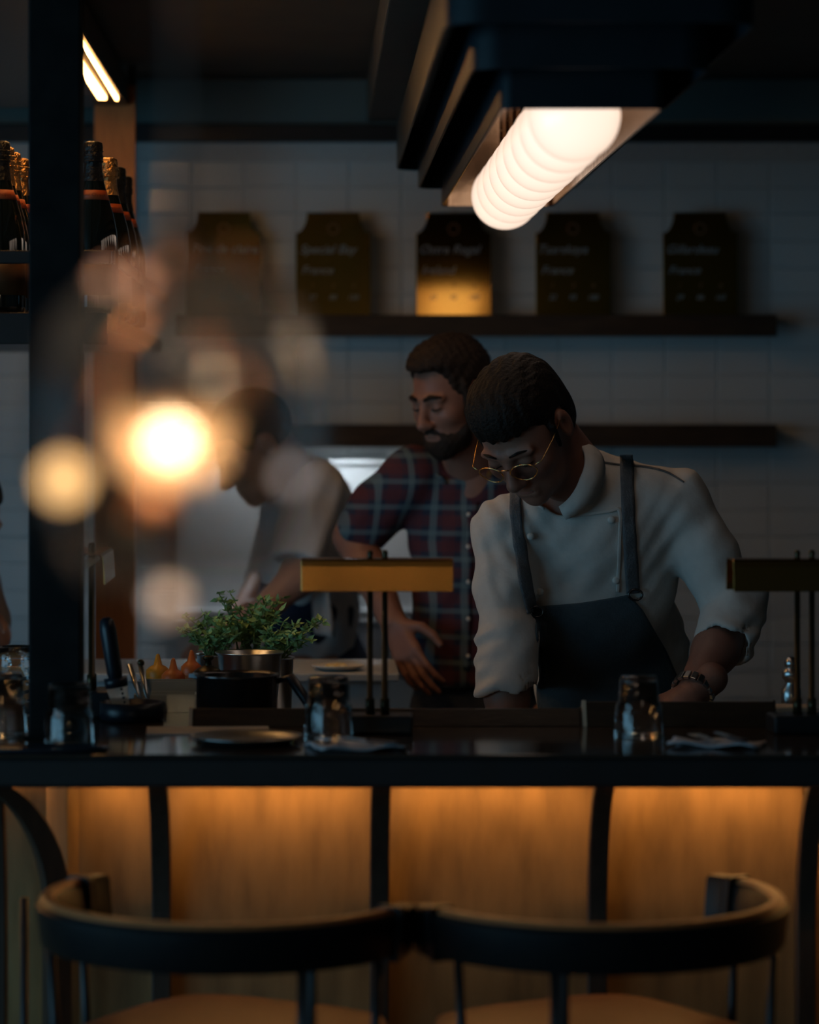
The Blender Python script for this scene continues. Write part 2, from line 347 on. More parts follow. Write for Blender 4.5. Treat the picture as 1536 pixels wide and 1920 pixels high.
for n_, (px, a, b, pr, lab) in enumerate(boards):
    D = WALL-.075; z0 = ZZ(590, SD); h = (590-402)*D/FPX*1.03; w = BW/2
    t = thing('menu_board', lab, 'board', (XX(px, D), D, z0), group='oyster boards on the upper shelf')
    lean = math.radians((2.0, 2.6, 3.6, 2.2, 2.2)[n_]); t.rotation_euler = (-lean, 0, math.radians((4, 0, 0, 0, 0)[n_]))
    tw = w*.70; sh = h*.80
    poly = [(-w, 0), (w, 0), (w, sh)]
    for q in range(9):
        a_ = PI/2*q/8; poly.append((w-(w-tw)*math.sin(a_)*.92-.002*q/8, sh+(h-sh)*(1-math.cos(a_))*.97))
    poly += [(tw, h)]
    poly += [(-u, v) for u, v in poly[::-1][:-2]]
    MB().prism(poly, lambda u, v, s_: (u, s_, v), 0, .008).build('panel', 'board_gold', t, bevel=.001)
    text(a, .031, -w*.88, h*.60, -.0006, 'chalk', t, fit=w*1.8)
    text(b, .029, -w*.84, h*.40, -.0006, 'chalk', t, fit=w*1.4)
    for q, (c, d) in enumerate(zip(('1', '3', '6'), pr)):
        text(c, .014, -w*.55+q*w*.55, h*.27, -.0006, 'chalk_orange', t, center=True, name='numeral')
        text(d, .018, -w*.55+q*w*.55, h*.15, -.0006, 'chalk', t, center=True, name='price')
    ring = MB().tube([(.013*math.cos(g), -.001, h*.84+.013*math.sin(g)) for g in [2*PI*i/20 for i in range(20)]], .0012, 6, closed=True)
    ring.build('emblem', 'chalk_orange', t)

# ------------------------------------------------------------------ stainless back panel and its worktop
t = thing('steel_panel', 'bright stainless panel on the tiled wall behind the plaid shirted man', 'panel', (XX(520, WALL), WALL-.012, .75))
x0, x1 = XX(330, WALL)-t.location.x, XX(830, WALL)-t.location.x
MB().box(x0, x1, -.012, 0, .0, ZZ(862, WALL)-.75).build('sheet', 'steel_matte', t, bevel=.002)
for y0, y1 in ((1140, 1152), (1157, 1166)):
    MB().box(x0, x1, -.03, -.0125, ZZ(y1, WALL)-.75, ZZ(y0, WALL)-.75).build('rail', 'steel_matte', t, bevel=.003)
MB().box(x0, x1, -.02, -.0125, ZZ(870, WALL)-.75, ZZ(862, WALL)-.75).build('top_lip', 'steel_matte', t, bevel=.002)

def counter(name, label, x0, x1, y0, y1, z, th, topm, bodym, legs=False):
    t = thing(name, label, 'counter', ((x0+x1)/2, (y0+y1)/2, 0)); a, b = (x1-x0)/2, (y1-y0)/2
    MB().box(-a, a, -b, b, z-th, z).build('top', topm, t, bevel=.004)
    MB().box(-a+.03, a-.03, -b+.03, b-.03, .08, z-th).build('body', bodym, t, bevel=.003)
    MB().box(-a+.05, a-.05, -b+.05, b-.05, 0, .08).build('plinth', 'black_metal', t)
    return t
counter('pass_counter', 'white topped kitchen counter holding a plate of food beside the plaid man', -.9, .17, 5.80, 6.14, 1.106, .018, 'steel_matte', 'steel_matte')
counter('prep_counter', 'stainless prep counter under the herbs and sauce bottles', -.95, .02, 5.14, 5.74, .98, .03, 'steel', 'steel_matte')
counter('work_counter', 'low dark worktop that the bespectacled chef leans over', .03, 1.6, 5.14, 5.42, .95, .03, 'steel', 'black_metal')

# ------------------------------------------------------------------ the bar
BT = ZZ(1415, 4.40); BB = ZZ(1478, 4.40)
bar_t = thing('bar_counter', 'long dark polished bar counter with warm lit brass toned front', 'bar', (0.4, 4.75, 0))
def bx(x0, x1, y0, y1, z0, z1): return MB().box(x0-.4, x1-.4, y0-4.75, y1-4.75, z0, z1)
# worktop with a rounded left corner
poly = [(2.2, 4.40), (2.2, 5.10), (-.98, 5.10)]
for q in range(9):
    a_ = PI+PI/2*q/8; poly.append((-.78+.20*math.cos(a_), 4.60+.20*math.sin(a_)))
MB().prism(poly, lambda u, v, w_: (u-.4, v-4.75, w_), BT-.006, BT).build('top', 'bar_top', bar_t, bevel=.002)
MB().prism(poly, lambda u, v, w_: (u-.4, v-4.75, w_), BB, BT-.0062).build('edge', 'bar_edge', bar_t, bevel=.006)
bx(-.40, 2.15, 4.68, 5.08, .10, BB-.0005).build('carcass', 'black_metal', bar_t)
bx(-.36, 2.1, 4.74, 5.04, 0, .10).build('plinth', 'black_metal', bar_t)
PY = 4.655
ribx = [XX(300, 4.58), XX(713, 4.58), XX(1126, 4.58), XX(1522, 4.58)]
edges = [XX(145, PY)]+ribx+[1.62, 2.15]
for a, b in zip(edges[:-1], edges[1:]):
    bx(a+.0015, b-.0015, PY, PY+.024, .10, BB-.001).build('front_panel', 'bar_panel', bar_t, bevel=.002)
# angled end panels at the corner
for a, b in (((-.378, PY), (-.425, PY+.10)), ((-.4255, PY+.101), (-.97, PY+.101))):
    mb = MB(); d = Vector((b[0]-a[0], b[1]-a[1], 0)); n_ = Vector((d.y, -d.x, 0)).normalized()*.02
    pts = [Vector((a[0], a[1], 0)), Vector((b[0], b[1], 0))]; pts += [pts[1]-n_, pts[0]-n_]
    mb.prism([(p.x, p.y) for p in pts], lambda u, v, w_: (u-.4, v-4.75, w_), .10, BB-.001); mb.build('end_panel', 'bar_panel', bar_t)
def rib_profile(reach, z1, zc, w=.034):
    out = []; inn = []
    for q in range(13):
        s_ = q/12; a_ = s_*PI/2*.92
        out.append((reach*(1-math.cos(a_))+w, zc+(z1-zc)*math.sin(a_)/math.sin(PI/2*.92))); inn.append((reach*(1-math.cos(a_)), zc+(z1-zc)*math.sin(a_)/math.sin(PI/2*.92)))
    return [(0, 0.0), (w, 0.0)]+out+inn[::-1]
for x in ribx:
    MB().prism(rib_profile(.17, BB-.001, .80), lambda u, v, w_: (x-.4+w_, PY-.0005-u-4.75, v), -.0155, .0155).build('rib', 'rib', bar_t, bevel=.003)
MB().prism(rib_profile(.10, BB-.001, .80), lambda u, v, w_: (-.505-.4+w_, PY-.02-u-4.75, v), -.0155, .0155).build('rib', 'rib', bar_t, bevel=.003)
dirv = Vector((-.93, -.36, 0)).normalized(); side = Vector((-dirv.y, dirv.x, 0))
MB().prism(rib_profile(.16, BB-.001, .84, .040), lambda u, v, w_: Vector((-.388-.4, 4.585-4.75, v))+dirv*u+side*w_, -.017, .017).build('corner_rib', 'rib', bar_t, bevel=.003)
MB().tube([(-.452-.4, 4.52-4.75, 0.0), (-.452-.4, 4.52-4.75, .87)], .007, 10).build('corner_highlight', 'black_metal', bar_t, smooth=True)  # added rod standing for the highlight line down the corner rib
# warm light strips under the overhang, one in every bay
bays = [(-.376, ribx[0])]+list(zip(ribx[:-1], ribx[1:]))+[(ribx[-1], 2.1)]
for n_, (a, b) in enumerate(bays):
    nm = ('at its rounded left corner', 'above the left stool', 'above the right stool', 'right of the third rib', 'past the rightmost rib')[n_]
    s_ = thing('light_strip', 'warm light strip under the bar overhang '+nm, 'light', ((a+b)/2, 4.606, BB), group='warm strips under the bar')
    h = (b-a)/2-.022
    MB().box(-h, h, -.012, .012, -.006, -.0004).build('channel', 'brass_dark', s_)
    MB().box(-h+.004, h-.004, -.009, .009, -.0085, -.0062).build('diffuser', 'bar_led', s_)
s_ = thing('light_strip', 'warm light strip under the bar overhang left of the corner bracket', 'light', (-.70, PY+.08, BB), group='warm strips under the bar')
MB().box(-.25, .25, -.012, .012, -.006, -.0004).build('channel', 'brass_dark', s_); MB().box(-.246, .246, -.009, .009, -.0085, -.0062).build('diffuser', 'bar_led', s_)
# steel post rising from the bar
p0 = thing('post', 'black square steel post rising from the bar to the ceiling', 'post', (-.4145, 4.66, BT))
MB().box(-.0415, .0415, -.04, .04, 0, CEIL-BT-.0005).build('shaft', 'steel_post', p0, bevel=.003)
MB().box(-.05, .05, -.05, .05, 0, .006).build('foot_plate', 'steel_post', p0, bevel=.002)

# ------------------------------------------------------------------ bar stools
RZ = ZZ(1745, 3.90)
def arc_band(mb, c, r, w, z0, z1, a0, a1, n=48, flare=0.):
    vs = []; fs = []
    for i in range(n+1):
        a_ = a0+(a1-a0)*i/n; e = Vector((math.cos(a_), math.sin(a_)))
        for rr, zz in ((r-w+.004, z0), (r-.004, z0), (r, z0+.005), (r+flare, z1-.006), (r-.005+flare, z1), (r-w+.005+flare, z1), (r-w+flare, z1-.006), (r-w, z0+.005)):
            vs.append((c[0]+e.x*rr, c[1]+e.y*rr, zz))
    k = 8
    for i in range(n):
        for q in range(k): fs.append((i*k+q, (i+1)*k+q, (i+1)*k+(q+1) % k, i*k+(q+1) % k))
    fs.append(tuple(range(k))); fs.append(tuple(n*k+q for q in range(k))[::-1])
    mb.add(vs, fs)
def make_stool(label, cx, cy, mirror, thick, others):
    t = thing('bar_stool', label, 'stool', (cx, cy, 0), group='bar stools'); sg = -1 if mirror else 1
    A = lambda d: math.radians(180-d) if mirror else math.radians(d)
    rad = .272
    mb = MB(); arc_band(mb, (0, 0), rad, .030, RZ-.062, RZ, A(146), A(334), flare=.006); mb.build('back_rail', 'stool_back', t, auto=.6)
    mb = MB(); arc_band(mb, (0, 0), rad+.001, .022, RZ-.0035, RZ+.007, A(152), A(328), flare=.0); mb.build('lit_top_cap', 'lit_rail_top', t, auto=.6)  # added cap, coloured as if lit by the bar strips
    for a0, a1, nm in ((146, 138, 'rail_end'), (334, 341, 'rail_end')):
        mb = MB(); arc_band(mb, (0, 0), rad+.004, .034, RZ-.064, RZ+.005, A(a0+(.5 if a1 > a0 else -.5)), A(a1), 6, .006); mb.build(nm, 'stool_back', t, auto=.6)
    for a in (149.5, 330.5):
        mb = MB(); arc_band(mb, (0, 0), rad+.005, .042, RZ-.068, RZ+.009, A(a-1.6), A(a+1.6), 4, .006); mb.build('clamp', 'stool_metal', t, auto=.6)
    # posts from seat frame to rail
    a = A(thick); p = Vector((math.cos(a)*(rad-.012), math.sin(a)*(rad-.012)))
    MB().tube([(p.x, p.y, RZ-.058), (p.x*.98, p.y*.98, .9), (p.x*.97, p.y*.97, .70), (p.x*1.02, p.y*1.02, .35), (p.x*1.08, p.y*1.08, .0)], [.0135, .0135, .0135, .012, .011], 14).build('back_leg', 'stool_metal', t, smooth=True)
    for d in others:
        a = A(d); p = Vector((math.cos(a)*(rad-.015), math.sin(a)*(rad-.015)))
        MB().tube([(p.x, p.y, RZ-.06), (p.x*.97, p.y*.97, .72), (p.x*1.03, p.y*1.03, .35), (p.x*1.1, p.y*1.1, 0)], .0068, 10).build('leg', 'stool_metal', t, smooth=True)
    a = A(50); p = Vector((math.cos(a)*.2, math.sin(a)*.2))
    MB().tube([(p.x*.9, p.y*.9, .705), (p.x*1.25, p.y*1.25, 0)], .0075, 10).build('leg', 'stool_metal', t, smooth=True)
    # seat
    mb = MB(); n = 48; prof = [(.02, .706), (.9, .706), (.985, .716), (1.0, .730), (.97, .742), (.85, .749), (.5, .752), (.0, .751)]
    vs = []; fs = []; fa = A(61.5)
    for i in range(n):
        a = 2*PI*i/n; e = 4.2; ca, sa = math.cos(a), math.sin(a); R_ = .205/((abs(ca)**e+abs(sa)**e)**(1/e))*.97
        for q, z in prof:
            x, y = R_*q*math.cos(a+fa), R_*q*math.sin(a+fa); vs.append((x, y, z))
    k = len(prof)
    for i in range(n):
        j = (i+1) % n
        for q in range(k-1): fs.append((i*k+q, j*k+q, j*k+q+1, i*k+q+1))
    mb.add(vs, fs); mb.build('seat', 'leather', t, smooth=True)
    MB().tube([(.185*math.cos(2*PI*i/32), .185*math.sin(2*PI*i/32), .694) for i in range(32)], .0105, 10, closed=True).build('seat_ring', 'stool_metal', t, smooth=True)
    MB().tube([(.277*math.cos(2*PI*i/36), .277*math.sin(2*PI*i/36), .28) for i in range(36)], .008, 10, closed=True).build('foot_ring', 'stool_metal', t, smooth=True)
    return t
make_stool('left bar stool with curved black back rail opening to the right', -.122, 4.175, False, 296, (186, 150, 325))
make_stool('right bar stool with curved black back rail opening to the left', .402, 4.175, True, 286, (186, 150, 322))

# ------------------------------------------------------------------ ceiling lamp over the pass
LX = .397
lamp = thing('globe_lamp', 'long stepped black hanging lamp with a row of glowing white globes', 'lamp', (LX, 5.3, 0))
def rrect(x, y0, y1, r, n=8):
    pts = []
    for cx, cy, s_ in ((x-r, y0+r, -PI/2), (x-r, y1-r, 0), (-x+r, y1-r, PI/2), (-x+r, y0+r, PI)):
        for i in range(n+1): a_ = s_+PI/2*i/n; pts.append((cx+r*math.cos(a_), cy+r*math.sin(a_)))
    return pts
def tier(name, x, y0, y1, r, z0, z1, th, m, hole=None):
    """open-bottomed rounded box with wall thickness"""
    mb = MB(); o_ = rrect(x, y0-5.3, y1-5.3, r); i_ = rrect(x-th, y0-5.3+th, y1-5.3-th, max(r-th, .002)); n = len(o_)
    vs = [(u, v, z0) for u, v in o_]+[(u, v, z1) for u, v in o_]+[(u, v, z0) for u, v in i_]+[(u, v, z1-th) for u, v in i_]
    fs = []
    for i in range(n):
        j = (i+1) % n
        fs += [(i, j, n+j, n+i), (2*n+i, 3*n+i, 3*n+j, 2*n+j), (i, 2*n+i, 2*n+j, j)]
    fs += [tuple(n+i for i in range(n)), tuple(3*n+i for i in range(n))[::-1]]
    mb.add(vs, fs); return mb.build(name, m, lamp, auto=.5)
z1, z2, z3 = ZZ(204, 4.30), ZZ(128, 4.15), ZZ(42, 4.0)
tier('outer_tier', .217, 4.00, 6.42, .06, z3, z3+.10, .004, 'housing')
tier('middle_tier', .172, 4.15, 6.36, .045, z2, z3+.08, .004, 'housing')
tier('inner_tier', .122, 4.30, 6.31, .02, z1, z2+.105, .003, 'housing')
# reflective lining inside the inner tier
tier('lining', .1185, 4.3035, 6.3065, .018, z1+.001, z2+.098, .0015, 'bronze_in')
MB().box(-.16, .16, 4.3-5.3, 6.3-5.3, z3+.10, z3+.13).build('spine', 'housing', lamp, bevel=.004)
for x in (-.1, .1):
    for y in (4.6, 6.0): MB().tube([(x, y-5.3, z3+.129), (x, y-5.3, CEIL-.0005)], .006, 10).build('suspension_rod', 'black_metal', lamp, smooth=True)
NG = 9
for i in range(NG):
    y = 4.43+(6.04-4.43)*i/(NG-1); zc = z1+.003
    g = MB(); g.sphere((0, y-5.3, zc), .0705, 40, 24); go = g.build('globe', 'globe', lamp, smooth=True)
for i in range(NG):
    y = 4.43+(6.04-4.43)*i/(NG-1)
    MB().tube([(0, y-5.3, z1+.0725), (0, y-5.3, z2+.0955)], .012, 12).build('globe_socket', 'bronze_in', lamp)

# ------------------------------------------------------------------ hanging bottle shelf on the left
su = thing('bottle_rack', 'hanging steel and wood bottle rack behind the black post', 'rack', (-.56, 5.9, 1.0))
def rb(x0, x1, y0, y1, z0, z1): return MB().box(x0+.56, x1+.56, y0-5.9, y1-5.9, z0-1, z1-1)
BZ = 1.800
rb(-.80, -.36, 5.06, 6.84, BZ-.03, BZ).build('shelf_board', 'black_metal', su, bevel=.002)
rb(-.80, -.36, 5.046, 5.0595, BZ-.055, BZ).build('front_lip', 'black_metal', su, bevel=.002)  # added lip hides the light bar under the shelf
rb(-.80, -.355, 5.045, 5.058, BZ+.085, BZ+.108).build('front_rail', 'black_metal', su, bevel=.002)
rb(-.3545, -.348, 5.045, 6.84, BZ+.085, BZ+.108).build('side_rail', 'black_metal', su, bevel=.002)
for x in (-.3545, -.66): rb(x, x+.012, 5.0585, 5.070, BZ-.03, BZ+.108).build('rail_post', 'black_metal', su)
rb(-.52, -.423, 6.845, 6.87, 0.98, 2.40).build('end_panel', 'wood_orange', su, bevel=.002)
rb(-.80, -.44, 4.75, 6.90, 2.352, 2.415).build('canopy', 'black_metal', su, bevel=.003)
rb(-.442, -.424, 6.872, 6.89, .98, 2.45).build('upright', 'black_metal', su)
rb(-.80, -.78, 4.9, 4.92, 1.77, 2.352).build('upright', 'black_metal', su); rb(-.80, -.78, 6.82, 6.84, 1.77, 2.352).build('upright', 'black_metal', su)
ls = thing('rack_light', 'twin amber light bars glowing above the champagne bottles', 'light', (-.47, 5.8, 2.352))
MB().box(-.03, .03, -1.0, .80, -.006, 0).build('channel', 'brass_dark', ls)
MB().box(.017, .023, -.98, .80, -.014, -.0062).build('light_bar', 'led', ls, bevel=.001)
MB().box(-.022, -.004, -.98, .80, -.012, -.0062).build('light_bar', 'led', ls, bevel=.001)
ls = thing('rack_light', 'added warm light bar under the bottle shelf, brightening the counter below', 'light', (-.47, 5.9, BZ-.0302))
MB().box(-.02, .02, -.78, -.20, -.006, 0).build('channel', 'brass_dark', ls); MB().box(-.010, .010, -.77, -.21, -.010, -.0062).build('light_bar', 'added_led', ls, bevel=.001)  # unseen bar added to brighten the pans and counter
def make_bottle(name, label, x, y, gold, rz):
    t = thing(name, label, 'bottle', (x, y, BZ), rz, group='champagne bottles on the rack')
    k = 1.0
    prof = [(.0, .0), (.036, .0), (.0435, .004), (.0445, .015), (.0445, .130), (.043, .150), (.036, .183), (.027, .212), (.0195, .238), (.016, .258), (.0148, .285), (.0148, .300)]
    MB().lathe(prof, 36).build('glass_body', 'bottle_dark', t, smooth=True)
    MB().lathe([(.0200, .240), (.0166, .258), (.0160, .272), (.0176, .275), (.0182, .284), (.0170, .290), (.0176, .302), (.0165, .309), (.010, .312), (0, .3125)], 28).build('foil', 'foil_gold' if gold else 'foil_black', t, smooth=True)
    MB().lathe([(.0296, .206), (.0240, .2235), (.0236, .2235), (.0292, .206)], 28, close=True).build('neck_label', 'label_orange', t, smooth=True)
    MB().lathe([(.0449, .035), (.0449, .105), (.0446, .105), (.0446, .035)], 32, close=True).build('label', 'label_dark', t, smooth=True)
    for q in range(3): MB().tube([(.0182*math.cos(g), .0182*math.sin(g), .276+q*.009) for g in [2*PI*i/16 for i in range(16)]], .0008, 5, closed=True).build('wire', 'foil_gold' if gold else 'foil_black', t)
    me = text_mesh('Veuve Clicquot', .0075, .2, .0002)
    for v in me.vertices:      # wrap the print round the neck band
        a_ = -PI/2+(v.co.x-.022)/.0245; rr = .0273-(v.co.y)*.32+.0003; v.co = Vector((rr*math.cos(a_), rr*math.sin(a_), .2125+v.co.y))
    link('lettering', me, 'label_print', t)
    return t
for (x, y, g, lab) in [(-.397, 5.20, 0, 'foremost black foiled champagne bottle right of the post'), (-.393, 5.53, 1, 'gold foiled champagne bottle second in the row right of the post'),
                       (-.391, 5.74, 0, 'black foiled champagne bottle third in the row right of the post'), (-.391, 5.95, 0, 'hindmost champagne bottle in the row right of the post'),
                       (-.562, 5.19, 0, 'foremost black foiled champagne bottle left of the post'), (-.566, 5.30, 1, 'gold foiled champagne bottle right behind the foremost one left of the post'),
                       (-.565, 5.41, 1, 'gold foiled champagne bottle third in the row left of the post'), (-.562, 5.54, 1, 'gold foiled champagne bottle beside the post edge, last of the left row'),
                       ]:
    make_bottle('champagne_bottle', lab, x, y, g, random.uniform(-.3, .3) if x < -.5 else 0)

t = thing('dome_shade', 'pale grey dome shade under the bottle rack at the left edge', 'lamp', (XX(-22, 5.5), 5.5, ZZ(640, 5.5)))
MB().lathe([(.082, 0), (.080, .010), (.068, .022), (.045, .032), (.012, .038), (.010, .037), (.043, .029), (.066, .019), (.078, .008), (.080, 0)], 40).build('dome', 'ceramic', t, smooth=True)
MB().tube([(0, 0, .036), (0, 0, BZ-.0302-ZZ(640, 5.5))], .004, 8).build('stem', 'black_metal', t, smooth=True)
for q in range(6):
    t = thing('wooden_tray', ('lowest', 'second lowest', 'third lowest', 'fourth lowest', 'second highest', 'topmost')[q]+' dark wooden tray in the stack at the left edge', 'tray', (XX(-15, 5.32)+.004*(q % 2), 5.32, .9803+q*.031), .03*(q % 3-1), group='stacked wooden trays')
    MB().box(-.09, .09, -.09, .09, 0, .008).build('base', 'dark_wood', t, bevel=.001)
    for a_, b_, c_, d_ in ((-.09, .09, -.09, -.082), (-.09, .09, .082, .09), (-.09, -.082, -.0815, .0815), (.082, .09, -.0815, .0815)): MB().box(a_, b_, c_, d_, .0082, .030).build('side', 'wood_orange', t, bevel=.001)
# ------------------------------------------------------------------ brass bar lamps
def bar_lamp(label, loc, rz, base_h=.03, bw=.057):
    t = thing('bar_lamp', label, 'lamp', loc, rz, group='brass bar lamps')
    MB().box(-bw, bw, -.035, .035, 0, base_h).build('base', 'black_metal', t, bevel=.004)
    zt = ZZ(1047, 4.71)-BT; zb = ZZ(1107, 4.71)-BT; w = .1225
    for x in (-.012, .012):
        MB().tube([(x, 0, base_h), (x, 0, base_h+.025), (x, 0, base_h+.026), (x, 0, zt+.001)], [.0075, .0075, .0048, .0048], 12).build('stem', 'brass_dark', t, smooth=True)
        MB().lathe([(0, .012), (.004, .011), (.0055, .006), (.004, .001), (.006, -.002), (0, -.002)], 14, (x, 0, zt+.002)).build('finial', 'brass_dark', t, smooth=True)
    # folded, gently curved trough shade
    pts = []
    for i in range(15):
        s_ = i/14; a_ = math.radians(-4+ (188)*s_)
    prof = [(-.032, zb), (-.0308, zb+.02), (-.0296, zb+.040), (-.0285, zt-.003), (-.024, zt), (.024, zt), (.0285, zt-.003), (.0296, zb+.040), (.0308, zb+.02), (.032, zb)]
    inner = [(u*(1-.0016/abs(u)) if abs(u) > .02 else u*.92, min(v, zt-.0016)) for u, v in prof][::-1]
    MB().prism(prof+inner, lambda u, v, s_: (s_, u, v), -w, w).build('shade', 'brass', t, bevel=.0006)
    MB().tube([(-w+.02, 0, zt-.018), (w-.02, 0, zt-.018)], .007, 12).build('tube_bulb', 'ceramic', t, smooth=True)
    return t
bar_lamp('brass shaded bar lamp glowing orange in front of the plaid man', (XX(708, 4.71), 4.71, BT), math.radians(-2.4))
bar_lamp('dark brass bar lamp at the right edge of the bar', (XX(1509, 4.71), 4.71, BT), math.radians(3))
bar_lamp('brass bar lamp turned end on beside the black post', (XX(172, 4.98), 4.98, BT), math.radians(90), .045, .05)

# ------------------------------------------------------------------ things on the bar
def tumbler(label, px, py, h=.097, r0=.040, r1=.030, facets=0, group='upturned tumblers on the bar'):
    D = (CAMZ-BT)*FPX/(py-VPY); x = XX(px, D)
    t = thing('tumbler', label, 'glass', (x, D, BT+.0005), group=group)
    prof = [(r0, 0), (r0-.001, .03), ((r0+r1)/2+.0015, h*.52), ((r0+r1)/2-.002, h*.56), (r1, h-.004), (r1-.003, h), (0, h), (0, h-.012), (r1-.005, h-.013), ((r0+r1)/2-.004, h*.5), (r0-.003, .03), (r0-.0025, 0)]
    MB().lathe(prof, 40).build('glass_wall', 'glass', t, smooth=True)
    MB().tube([((r0-.0012)*math.cos(2*PI*i/36), (r0-.0012)*math.sin(2*PI*i/36), .0016) for i in range(36)], .0017, 8, closed=True).build('rim', 'glass', t, smooth=True)
    return t
tumbler('upturned clear tumbler standing in front of the chef', 1198, 1380)
tumbler('upturned clear tumbler left of the glowing brass lamp', 616, 1384, .098, .039, .033)
tumbler('upturned clear tumbler in front of the black post', 130, 1398, .098, .039, .033)
tumbler('clear tumbler at the left edge of the bar beyond the post', 8, 1378, .1, .037, .031)
t = thing('carafe', 'frosted pebbled glass carafe behind the tumbler at the left edge', 'carafe', (XX(30, 4.98), 4.98, BT+.0005))
MB().lathe([(0, 0), (.036, 0), (.036, .10), (.034, .118), (.031, .118), (.033, .1), (.033, .008), (0, .008)], 32).build('glass_wall', 'glass', t, smooth=True)
for q in range(60):
    a = random.uniform(0, 2*PI); z = random.uniform(.01, .1); MB().sphere((.036*math.cos(a), .036*math.sin(a), z), .0035, 6, 4).build('pebble', 'glass', t, smooth=True)
# round dark tray at far left
t = thing('serving_tray', 'round dark tray on the bar below the left tumbler', 'tray', (XX(92, 4.475), 4.475, BT+.0003)); t.scale = (1, .36, 1)
MB().lathe([(0, 0), (.105, 0), (.112, .004), (.112, .007), (.108, .006), (.103, .003), (0, .003)], 40).build('dish', 'plastic_black', t, smooth=True)
t.location.x = XX(70, 4.455); t.location.y = 4.447
# oval steel plate
t = thing('oval_plate', 'oval polished steel plate lying on the bar left of the brass lamp', 'plate', (XX(462, 4.56), 4.56, BT+.0003))
vs = MB(); vs.lathe([(0, .002), (.6, .002), (.78, .004), (.9, .009), (1.0, .012), (1.0, .0105), (.9, .0075), (.78, .0005), (0, 0)], 48, mtx=Matrix.Diagonal((.088, .088, 1, 1)))
o = vs.build('dish', 'steel', t, smooth=True)
t = thing('menu_sheet', 'folded paper menu lying under the oval steel plate edge', 'menu', (XX(390, 4.72), 4.725, BT+.0003), .05)
MB().box(-.10, .10, -.055, .055, 0, .002).build('sheet', 'menu_paper', t)
def napkin_set(px, D, rz, label):
    t = thing('napkin', label, 'napkin', (XX(px, D), D, BT+.0004), rz, group='folded napkins on the bar')
    mb = MB(); n = 14; vs = []; fs = []
    for i in range(n+1):
        for j in range(n+1):
            x = -.07+.14*i/n; y = -.05+.10*j/n; vs.append((x, y, .006+.003*math.sin(x*70+y*30)+.002*math.sin(y*110)))
    for i in range(n):
        for j in range(n): fs.append((i*(n+1)+j, (i+1)*(n+1)+j, (i+1)*(n+1)+j+1, i*(n+1)+j+1))
    mb.add(vs, fs); o = mb.build('cloth', 'napkin', t, smooth=True); s_ = o.modifiers.new('thick', 'SOLIDIFY'); s_.thickness = .003
    f = thing('fork', 'steel fork lying on the '+('left' if px < 900 else 'right')+' folded napkin', 'fork', (XX(px, D)-.02, D-.005, BT+.0122), rz+.5, group='cutlery on the napkins')
    MB().box(-.005, .005, -.06, .01, 0, .002).build('handle', 'steel', f, bevel=.0008)
    MB().box(-.010, .010, .0105, .022, .0, .002).build('neck', 'steel', f, bevel=.0008)
    for q in (-.0085, -.003, .003, .0085): MB().box(q-.0012, q+.0012, .0225, .055, 0, .0016).build('tine', 'steel', f)
    k = thing('knife', 'steel table knife lying on the '+('left' if px < 900 else 'right')+' folded napkin', 'knife', (XX(px, D)+.022, D-.005, BT+.0122), rz+.5, group='cutlery on the napkins')
    MB().box(-.006, .006, -.06, .005, 0, .004).build('handle', 'plastic_black', k, bevel=.0015)
    MB().prism([(-.006, .0055), (.006, .0055), (.007, .06), (.002, .075), (-.006, .07)], lambda u, v, w_: (u, v, w_), .001, .0025).build('blade', 'steel', k)
napkin_set(668, 4.475, .25, 'folded grey napkin with cutlery below the glowing brass lamp')
napkin_set(1345, 4.52, -.3, 'folded grey napkin with cutlery right of the tumbler in front of the chef')
# low dark ledges along the kitchen side of the bar
for a, b, top, lab in ((362, 1086, 1331, 'long low dark wooden ledge behind the glowing brass lamp'), (1099, 1450, 1318, 'shorter low dark wooden ledge in front of the chef hands')):
    D = 4.82; x0, x1 = XX(a, D), XX(b, D); h = (1362-top)*D/FPX
    t = thing('menu_ledge', lab, 'ledge', ((x0+x1)/2, D, BT+.0003), group='low ledges on the bar'); w = (x1-x0)/2
    MB().prism([(-.022, 0), (.022, 0), (.003, h), (-.003, h)], lambda u, v, s_: (s_, u, v), -w, w).build('prism', 'dark_wood', t, bevel=.001)
    MB().prism([(-.024, 0), (.024, 0), (.004, h+.002), (-.004, h+.002)], lambda u, v, s_: (s_, u, v), -w-.007, -w-.0005).build('end_cap', 'cream', t)
    MB().prism([(-.024, 0), (.024, 0), (.004, h+.002), (-.004, h+.002)], lambda u, v, s_: (s_, u, v), w+.0005, w+.003).build('end_cap', 'dark_wood', t)
# saucepan
D = 4.96; t = thing('saucepan', 'dark steel saucepan with a black handle behind the ledge', 'pan', (XX(444, D), D, BT+.0003)); r = 78*D/FPX; h = (1345-1266)*D/FPX
MB().lathe([(0, 0), (r-.006, 0), (r-.002, .004), (r-.002, h-.004), (r+.002, h), (r, h+.001), (r-.005, h-.004), (r-.005, .004), (0, .003)], 48).build('pot', 'pan_dark', t, smooth=True)
MB().tube([(r-.002, 0, h-.012), (r+.012, -.004, h-.008), (r+.02, -.01, h-.004), (r+.05, -.02, h-.045), (r+.062, -.024, h-.07)], [.006, .007, .0105, .011, .009], 12, flat=.8).build('handle', 'plastic_black', t, smooth=True)
MB().prism([(-.012, -.004), (.012, -.004), (0, .011)], lambda u, v, s_: (-r-v, u, s_), h-.006, h+.001).build('pour_lip', 'pan_dark', t)
